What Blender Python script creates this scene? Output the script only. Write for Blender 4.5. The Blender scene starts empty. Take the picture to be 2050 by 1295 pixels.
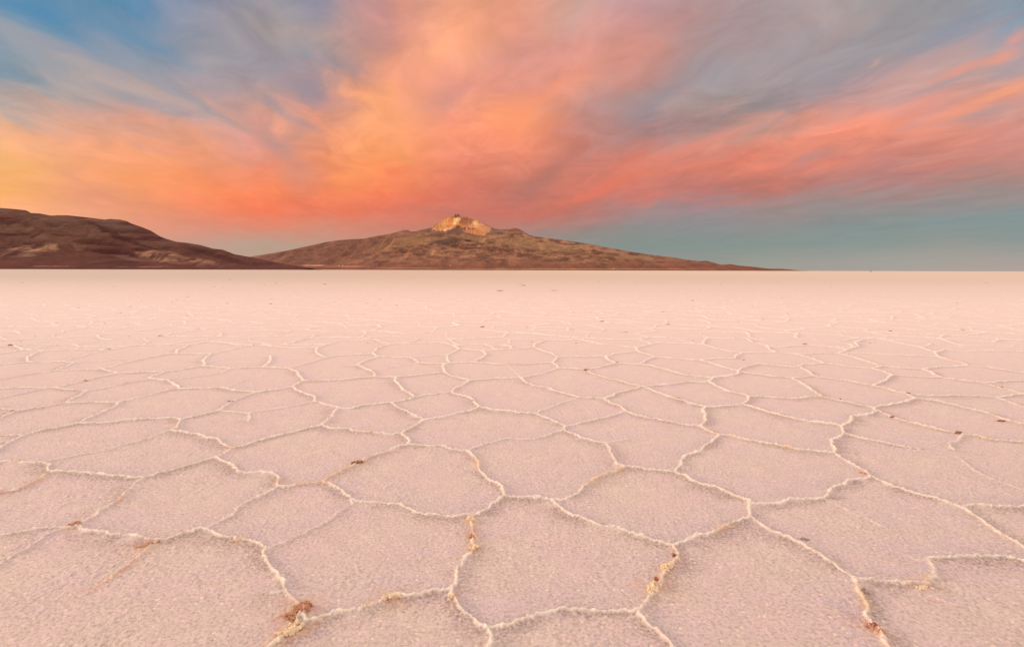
import bpy, bmesh, math, random
import numpy as np
from mathutils import Matrix, Vector
random.seed(7)
rng = np.random.default_rng(11)
R = math.radians
scene = bpy.context.scene
col = scene.collection

# ------------------------------------------------------------------ camera
CAM_H = 1.5
F_PX, CX, CY = 1025.0, 1025.0, 647.5          # the photo is 2050 x 1295
PITCH = math.atan((CY - 541.0) / F_PX)
ROLL = math.atan(5.0 / 2050.0)
cam_m = Matrix.Translation((0, 0, CAM_H)) @ Matrix.Rotation(R(90) - PITCH, 4, 'X') @ Matrix.Rotation(ROLL, 4, 'Z')
cd = bpy.data.cameras.new("camera")
cam = bpy.data.objects.new("camera", cd)
col.objects.link(cam)
cam.matrix_world = cam_m
cd.sensor_width = 36.0
cd.lens = 18.0
cd.clip_start = 0.05
cd.clip_end = 900000.0
scene.camera = cam
RM = np.array(cam_m.to_3x3())

def ray(px, py):
    """direction in the world of a point of the photograph"""
    px = np.asarray(px, float); py = np.asarray(py, float)
    v = np.stack([(px - CX) / F_PX, (CY - py) / F_PX, -np.ones_like(px)], -1)
    return v @ RM.T

def to_px(P):
    q = (np.asarray(P, float) - np.array([0, 0, CAM_H])) @ RM
    return CX + F_PX * q[..., 0] / -q[..., 2], CY - F_PX * q[..., 1] / -q[..., 2]

def on_ground(px, py):
    d = ray(px, py)
    t = -CAM_H / d[..., 2]
    return np.stack([d[..., 0] * t, d[..., 1] * t], -1)

# ------------------------------------------------------------------ view
scene.view_settings.view_transform = 'Standard'
scene.view_settings.look = 'None'
scene.view_settings.gamma = 1.0
scene.view_settings.exposure = 0.0
scene.view_settings.use_curve_mapping = False

# ------------------------------------------------------------------ sun
SUN_AZ, SUN_EL = -78.0, 9.0      # degrees; azimuth from +Y (view direction) towards +X
sd = bpy.data.lights.new("sun", 'SUN')
sd.energy = 2.5
sd.angle = R(7)
sd.color = (1.0, 0.66, 0.40)
sun = bpy.data.objects.new("sun", sd)
col.objects.link(sun)
sv = Vector((math.sin(R(SUN_AZ)) * math.cos(R(SUN_EL)), math.cos(R(SUN_AZ)) * math.cos(R(SUN_EL)), math.sin(R(SUN_EL))))
sun.rotation_euler = sv.to_track_quat('Z', 'Y').to_euler()
sun.location = (-20, 10, 30)

# ------------------------------------------------------------------ node helpers
class NT:
    def __init__(s, tree):
        s.t = tree; s.n = tree.nodes; s.l = tree.links
    def new(s, kind, **kw):
        n = s.n.new(kind)
        for k, v in kw.items(): setattr(n, k, v)
        return n
    def put(s, sock, v):
        if isinstance(v, bpy.types.NodeSocket): s.l.new(v, sock)
        elif v is not None:
            try: sock.default_value = v
            except Exception: sock.default_value = (*v, 1.0) if len(v) == 3 else v
    def math(s, op, a, b=None, c=None, clamp=False):
        n = s.new('ShaderNodeMath', operation=op, use_clamp=clamp)
        for i, v in enumerate((a, b, c)):
            if v is not None: s.put(n.inputs[i], v)
        return n.outputs[0]
    def vec(s, op, a, b=None, scale=None):
        n = s.new('ShaderNodeVectorMath', operation=op)
        s.put(n.inputs[0], a)
        if b is not None: s.put(n.inputs[1], b)
        if scale is not None: s.put(n.inputs['Scale'], scale)
        return n.outputs['Value'] if op in ('DOT_PRODUCT', 'LENGTH') else n.outputs[0]
    def comb(s, x, y, z=0.0):
        n = s.new('ShaderNodeCombineXYZ')
        s.put(n.inputs[0], x); s.put(n.inputs[1], y); s.put(n.inputs[2], z)
        return n.outputs[0]
    def sep(s, v):
        n = s.new('ShaderNodeSeparateXYZ'); s.put(n.inputs[0], v)
        return n.outputs
    def noise(s, v, scale, detail=4, rough=0.55, dist=0.0):
        n = s.new('ShaderNodeTexNoise')
        s.put(n.inputs['Vector'], v)
        n.inputs['Scale'].default_value = scale
        n.inputs['Detail'].default_value = detail
        n.inputs['Roughness'].default_value = rough
        n.inputs['Distortion'].default_value = dist
        return n.outputs
    def rng(s, v, a, b, c=0.0, d=1.0, smooth=False):
        n = s.new('ShaderNodeMapRange')
        if smooth: n.interpolation_type = 'SMOOTHSTEP'
        s.put(n.inputs[0], v)
        for i, x in enumerate((a, b, c, d)): s.put(n.inputs[i + 1], x)
        return n.outputs[0]
    def mix(s, f, a, b, mode='MIX'):
        n = s.new('ShaderNodeMix', data_type='RGBA', blend_type=mode)
        s.put(n.inputs[0], f); s.put(n.inputs[6], a); s.put(n.inputs[7], b)
        return n.outputs[2]

def lin(c):
    c = np.asarray(c, float) / 255.0
    return np.where(c <= 0.04045, c / 12.92, ((c + 0.055) / 1.055) ** 2.4)

# ------------------------------------------------------------------ sky
# colours of the sky, sampled over azimuth and elevation; rows are heights above the horizon
SX = [0, 128, 256, 384, 512, 640, 768, 896, 1025, 1153, 1281, 1409, 1538, 1666, 1794, 1922, 2050]
SY = [0, 54, 108, 162, 216, 270, 324, 378, 432, 486, 540]
SC = [
 [(80,138,175),(100,145,172),(88,140,175),(140,148,168),(160,155,160),(138,140,160),(215,155,140),(240,165,132),(232,158,130),(200,160,145),(185,148,150),(180,150,150),(172,155,158),(170,155,155),(160,157,158),(155,155,158),(130,152,165)],
 [(140,155,170),(95,143,175),(140,150,168),(150,150,165),(170,155,152),(172,155,150),(205,145,140),(252,170,132),(230,155,130),(208,155,142),(212,150,142),(188,150,146),(172,152,155),(175,155,152),(150,153,160),(150,152,163),(135,150,168)],
 [(130,155,170),(155,160,165),(130,150,170),(152,152,162),(160,152,158),(172,150,145),(210,148,132),(255,172,130),(222,155,140),(218,150,138),(215,148,132),(165,148,150),(165,150,150),(158,150,155),(155,152,155),(190,158,152),(170,155,158)],
 [(135,155,170),(172,165,160),(155,155,162),(165,155,158),(155,150,160),(150,145,155),(240,160,128),(235,155,130),(222,145,128),(230,152,128),(190,140,132),(155,148,152),(158,148,154),(152,148,158),(205,155,145),(185,155,152),(225,160,145)],
 [(195,170,155),(180,160,155),(165,155,160),(165,155,162),(205,155,135),(220,150,125),(255,170,118),(230,150,128),(255,160,110),(195,138,128),(168,142,140),(165,145,140),(165,145,142),(225,152,130),(200,152,148),(235,150,125),(210,155,140)],
 [(245,178,138),(240,168,135),(228,162,138),(242,162,125),(205,155,150),(250,158,115),(255,165,112),(245,150,115),(245,145,110),(200,138,125),(165,138,140),(185,142,135),(222,148,125),(242,145,118),(238,148,120),(232,150,130),(215,142,130)],
 [(252,180,112),(250,172,120),(255,165,112),(245,158,112),(235,145,115),(240,150,108),(255,158,95),(235,138,108),(225,135,112),(205,128,112),(215,132,110),(232,135,110),(235,135,110),(210,132,115),(200,128,118),(205,132,115),(205,138,125)],
 [(255,178,95),(240,160,115),(250,158,105),(255,145,92),(255,138,88),(248,135,88),(250,130,88),(225,120,98),(195,118,100),(215,122,100),(222,122,100),(200,122,110),(195,122,108),(180,128,122),(178,132,128),(165,138,132),(165,140,135)],
 [(255,180,130),(250,172,130),(235,155,120),(240,138,105),(248,122,85),(240,122,90),(228,122,98),(205,122,102),(205,115,98),(190,120,108),(155,138,140),(150,140,145),(150,140,140),(135,145,145),(132,146,145),(132,148,150),(135,150,148)],
 [(235,165,130),(230,160,130),(222,155,130),(198,158,140),(190,158,140),(190,155,135),(190,145,125),(180,135,120),(150,145,138),(135,145,140),(132,146,140),(133,147,142),(135,148,142),(138,150,146),(142,152,146),(150,152,145),(140,152,148)],
 [(230,160,135),(225,160,135),(215,160,138),(192,162,142),(185,162,140),(180,160,140),(175,155,140),(168,152,140),(165,155,145),(160,152,145),(155,152,146),(155,152,148),(165,162,150),(172,160,155),(175,165,158),(178,165,158),(185,165,158)]]
SC = lin(np.array(SC))

def grid_sample(px, py):
    x = float(np.clip(np.interp(px, SX, range(17)), 0, 15.9999)); y = float(np.clip(np.interp(py, SY, range(11)), 0, 9.9999))
    i, j = int(x), int(y); fx, fy = x - i, y - j
    return (SC[j, i] * (1 - fx) * (1 - fy) + SC[j, i + 1] * fx * (1 - fy) + SC[j + 1, i] * (1 - fx) * fy + SC[j + 1, i + 1] * fx * fy)

def dir_azel(az, el):
    return np.array([math.sin(R(az)) * math.cos(R(el)), math.cos(R(az)) * math.cos(R(el)), math.sin(R(el))])

world = bpy.data.worlds.new("World")
scene.world = world
world.use_nodes = True
w = NT(world.node_tree)
w.n.clear()
tc = w.new('ShaderNodeTexCoord')
dvec = w.vec('NORMALIZE', tc.outputs['Generated'])
dx, dy, dz = w.sep(dvec)
# a high flat cloud sheet: its wisps run towards one point of the horizon
inv = w.math('DIVIDE', 1.0, w.math('ADD', w.math('MAXIMUM', dz, 0.0), 0.10))
A0 = R(-17)
cxp = w.math('MULTIPLY', w.math('ADD', w.math('MULTIPLY', dx, math.cos(A0)), w.math('MULTIPLY', dy, -math.sin(A0))), inv)
cyp = w.math('MULTIPLY', w.math('ADD', w.math('MULTIPLY', dx, math.sin(A0)), w.math('MULTIPLY', dy, math.cos(A0))), inv)
# slight shear so that the wisps are not perfectly radial
sheet = w.comb(w.math('MULTIPLY', cxp, 1.0), w.math('MULTIPLY', cyp, 0.42), 0.0)
n_big = w.noise(sheet, 1.1, 5, 0.55, 0.4)
n_fine = w.noise(sheet, 2.6, 5, 0.52, 0.5)
sheet2 = w.comb(cxp, w.math('MULTIPLY', cyp, 0.62), 3.7)
n_wisp = w.noise(sheet2, 4.2, 8, 0.60, 0.6)
big3 = w.vec('SUBTRACT', n_big['Color'], (0.5, 0.5, 0.5))
fine3 = w.vec('SUBTRACT', n_fine['Color'], (0.5, 0.5, 0.5))
az = w.math('MULTIPLY', w.math('ARCTAN2', dx, dy), 180 / math.pi)
el = w.math('MULTIPLY', w.math('ARCSINE', dz), 180 / math.pi)
low = w.rng(el, 2.0, 13.0, 0.10, 1.0)
wx, wy, wz = w.sep(w.vec('ADD', w.vec('SCALE', big3, scale=6.5), w.vec('ADD', w.vec('SCALE', fine3, scale=3.0), w.vec('SCALE', w.vec('SUBTRACT', n_wisp['Color'], (0.5, 0.5, 0.5)), scale=7.0))))
azw = w.math('ADD', az, w.math('MULTIPLY', wx, low))
elw = w.math('ADD', el, w.math('MULTIPLY', w.math('MULTIPLY', wy, 0.75), low))
AZ0, AZ1, NST = -50.0, 50.0, 31
uu = w.rng(azw, AZ0, AZ1)
ELS = [-0.5, 1.0, 2.6, 4.3, 6.1, 8.0, 10.0, 12.1, 14.3, 16.6, 19.0, 21.5, 24.0, 27.0]
out = None
for k, e in enumerate(ELS):
    rp = w.new('ShaderNodeValToRGB')
    cr = rp.color_ramp
    cr.interpolation = 'B_SPLINE' if False else 'CARDINAL'
    while len(cr.elements) < NST: cr.elements.new(0.5)
    for i in range(NST):
        a = AZ0 + (AZ1 - AZ0) * i / (NST - 1)
        px, py = to_px(dir_azel(a, e) * 1000 + np.array([0, 0, CAM_H]))
        c = grid_sample(px, py)
        cr.elements[i].position = i / (NST - 1)
        cr.elements[i].color = (*[float(v) for v in c], 1.0)
    w.l.new(uu, rp.inputs[0])
    if out is None: out = rp.outputs[0]
    else:
        out = w.mix(w.rng(elw, ELS[k - 1], e, smooth=False), out, rp.outputs[0])
# wisps: thicker and thinner cloud inside the sheet
wis = w.math('MULTIPLY', w.rng(n_fine['Fac'], 0.34, 0.66, 0.95, 1.05), w.rng(n_wisp['Fac'], 0.33, 0.67, 0.92, 1.19))
wis = w.math('ADD', 1.0, w.math('MULTIPLY', w.math('SUBTRACT', wis, 1.0), low))
out = w.vec('SCALE', out, scale=wis)
greyer = w.mix(0.72, out, (0.32, 0.31, 0.36, 1))
out = w.mix(w.math('MULTIPLY', w.rng(n_big['Fac'], 0.56, 0.74, 0.0, 0.45, smooth=True), w.math('MULTIPLY', low, 0.25)), out, greyer)
# small lit cloudlets high on the right and pale wisps high on the left: (px, py, length deg, height deg, tilt deg, amount, colour)
def blob(prev, px, py, la, lb, tilt, amt, c):
    d = ray(px, py); d = d / np.linalg.norm(d)
    a0 = math.degrees(math.atan2(d[0], d[1])); e0 = math.degrees(math.asin(d[2]))
    u = w.math('SUBTRACT', w.math('ADD', az, w.math('MULTIPLY', wx, 0.25)), a0)
    v = w.math('SUBTRACT', w.math('ADD', el, w.math('MULTIPLY', wz, 0.35)), e0)
    ct, st = math.cos(R(tilt)), math.sin(R(tilt))
    p = w.math('DIVIDE', w.math('ADD', w.math('MULTIPLY', u, ct), w.math('MULTIPLY', v, st)), la)
    q = w.math('DIVIDE', w.math('SUBTRACT', w.math('MULTIPLY', v, ct), w.math('MULTIPLY', u, st)), lb)
    r2 = w.math('ADD', w.math('MULTIPLY', p, p), w.math('MULTIPLY', q, q))
    g = w.math('POWER', 2.718, w.math('MULTIPLY', r2, -1.0))
    return w.mix(w.math('MULTIPLY', g, amt), prev, (*[float(x) for x in lin(c)], 1))
BLOBS = [
 (150,122,5.5,0.75,-14,.65,(184,170,168)),(55,92,3.2,0.8,-42,.6,(164,164,172)),(20,70,3.0,1.2,-30,.45,(160,165,172)),(262,174,3.6,0.45,-6,.75,(200,174,165)),(150,170,2.8,0.4,-14,.65,(188,172,168)),
 (340,192,5,0.45,-17,.55,(200,168,155)),(225,105,3.5,.4,-10,.6,(150,160,168)),(85,82,3.2,.35,-8,.6,(158,160,170)),(480,240,3.5,.4,-28,.6,(225,165,138)),(420,215,3,.4,-25,.5,(150,152,162)),(560,215,3.2,.45,-25,.5,(152,150,158)),(200,75,3.4,1.5,-25,.45,(138,150,172)),(110,215,3,.5,-15,.45,(205,165,148)),(330,240,3.2,1.0,-10,.5,(238,165,132)),(255,68,5,0.9,-20,.7,(100,145,176)),
 (30,18,4,0.8,0,.6,(78,138,178)),(285,15,1.6,1.2,-30,.5,(82,138,176)),(115,45,3,.9,-35,.55,(88,142,178)),(620,175,2.4,1.0,-15,.6,(150,142,158)),(640,20,1.4,1.6,-60,.5,(132,138,165)),
 (550,290,3.2,.8,-35,.55,(190,145,140)),(600,350,2.2,2.2,-50,.5,(205,138,122)),(835,120,1.4,5,20,.4,(252,166,128)),(790,235,2.2,2.6,50,.45,(255,168,115)),(700,360,2.2,1.6,45,.45,(255,160,92)),
 (905,190,3.2,1.0,15,.6,(212,148,138)),(1060,195,5.5,.8,22,.6,(252,158,122)),(1030,235,2.5,1.2,40,.5,(255,158,112)),(1300,110,3.6,1.0,38,.45,(222,150,135)),(1320,200,3.4,.9,32,.55,(155,145,155)),
 (1250,340,4.5,.9,28,.5,(232,130,105)),(1200,380,4.5,.6,20,.55,(238,122,98)),(1090,360,2.6,.9,30,.6,(182,120,108)),(1050,385,3,.8,10,.45,(180,120,110)),(1400,290,4,.7,18,.5,(236,145,120)),
 (1625,310,2.0,.35,14,.6,(185,140,135)),(1640,335,2.4,.35,10,.7,(240,138,112)),(1780,245,3.6,.5,16,.6,(248,152,122)),(1900,240,2.5,.5,10,.5,(242,150,120)),(2010,195,2.6,.5,12,.75,(255,168,128)),
 (1975,238,2.0,.35,5,.7,(180,150,150)),(1912,155,1.8,.28,14,.85,(236,160,138)),(1995,127,1.2,.35,18,.9,(236,160,138)),(2035,82,.8,.5,40,.85,(225,160,150)),(1746,129,.40,.16,20,.8,(200,165,155)),
 (1890,172,2.2,.35,10,.6,(165,155,162)),(1780,160,3.5,.5,24,.4,(212,158,145)),(1900,103,3.2,.5,20,.55,(195,158,155)),(1700,60,3.5,.7,25,.35,(185,158,152)),(1880,75,3.5,.7,25,.4,(138,150,170)),
 (1860,335,3.4,.3,2,.5,(215,130,118)),(1930,352,2.4,.3,3,.5,(170,135,130)),(230,400,5,.45,-6,.5,(225,145,112)),(150,360,2.6,.5,-22,.55,(235,155,118)),(300,365,4,.8,-10,.35,(255,160,98)),
 (15,330,3,1.6,0,.25,(255,192,108)),(400,335,3.5,.8,-20,.35,(238,150,120)),(880,425,4,.35,0,.4,(190,120,110)),(620,420,3,.3,-8,.4,(225,118,90))]
for b in BLOBS: out = blob(out, *b)
# unseen sky overhead and behind the camera, brightened to light the salt and ridges
zen = w.rng(el, 27.0, 50.0, smooth=True)
ZEN = (1.50, 1.18, 1.06, 1)
BACK = (1.15, 0.94, 0.86, 1)
out = w.mix(w.rng(dy, 0.45, -0.2, smooth=True), out, BACK)
out = w.mix(zen, out, ZEN)
sky = w.new('ShaderNodeTexSky', sky_type='NISHITA', sun_disc=False)
sky.sun_elevation = R(SUN_EL); sky.sun_rotation = R(SUN_AZ) % (2 * math.pi)
sky.altitude = 3600; sky.air_density = 1.0; sky.dust_density = 1.0
skyc = w.vec('SCALE', sky.outputs[0], scale=0.05)
tot = w.mix(0.05, out, skyc)
bg = w.new('ShaderNodeBackground'); w.l.new(tot, bg.inputs[0]); bg.inputs[1].default_value = 1.0
wo = w.new('ShaderNodeOutputWorld'); w.l.new(bg.outputs[0], wo.inputs[0])

# ------------------------------------------------------------------ noise in numpy
def _h(ix, iy, seed):
    n = (ix.astype(np.int64) * 374761393 + iy.astype(np.int64) * 668265263 + seed * 1442695041) & 0x7fffffff
    n = ((n ^ (n >> 13)) * 1274126177) & 0x7fffffff
    n = (n ^ (n >> 16))
    return (n & 0xffff).astype(np.float32) / 65535.0
def vnoise(x, y, seed=0):
    ix = np.floor(x); iy = np.floor(y)
    fx = (x - ix).astype(np.float32); fy = (y - iy).astype(np.float32)
    ix = ix.astype(np.int64); iy = iy.astype(np.int64)
    fx = fx * fx * (3 - 2 * fx); fy = fy * fy * (3 - 2 * fy)
    a = _h(ix, iy, seed); b = _h(ix + 1, iy, seed); c = _h(ix, iy + 1, seed); d = _h(ix + 1, iy + 1, seed)
    return (a + (b - a) * fx) * (1 - fy) + (c + (d - c) * fx) * fy
def fbm(x, y, octv=4, seed=0, gain=0.5):
    s = 0; a = 1.0; t = 0
    for o in range(octv):
        s = s + a * vnoise(x, y, seed + o * 17); t += a; a *= gain
        x = x * 2.03 + 7.1; y = y * 2.03 + 3.7
    return s / t
def ridged(x, y, octv=4, seed=0, gain=0.5):
    s = 0; a = 1.0; t = 0
    for o in range(octv):
        s = s + a * (1 - np.abs(2 * vnoise(x, y, seed + o * 17) - 1)); t += a; a *= gain
        x = x * 2.03 + 7.1; y = y * 2.03 + 3.7
    return s / t
def sstep(a, b, x):
    t = np.clip((x - a) / (b - a), 0, 1)
    return t * t * (3 - 2 * t)

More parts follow.
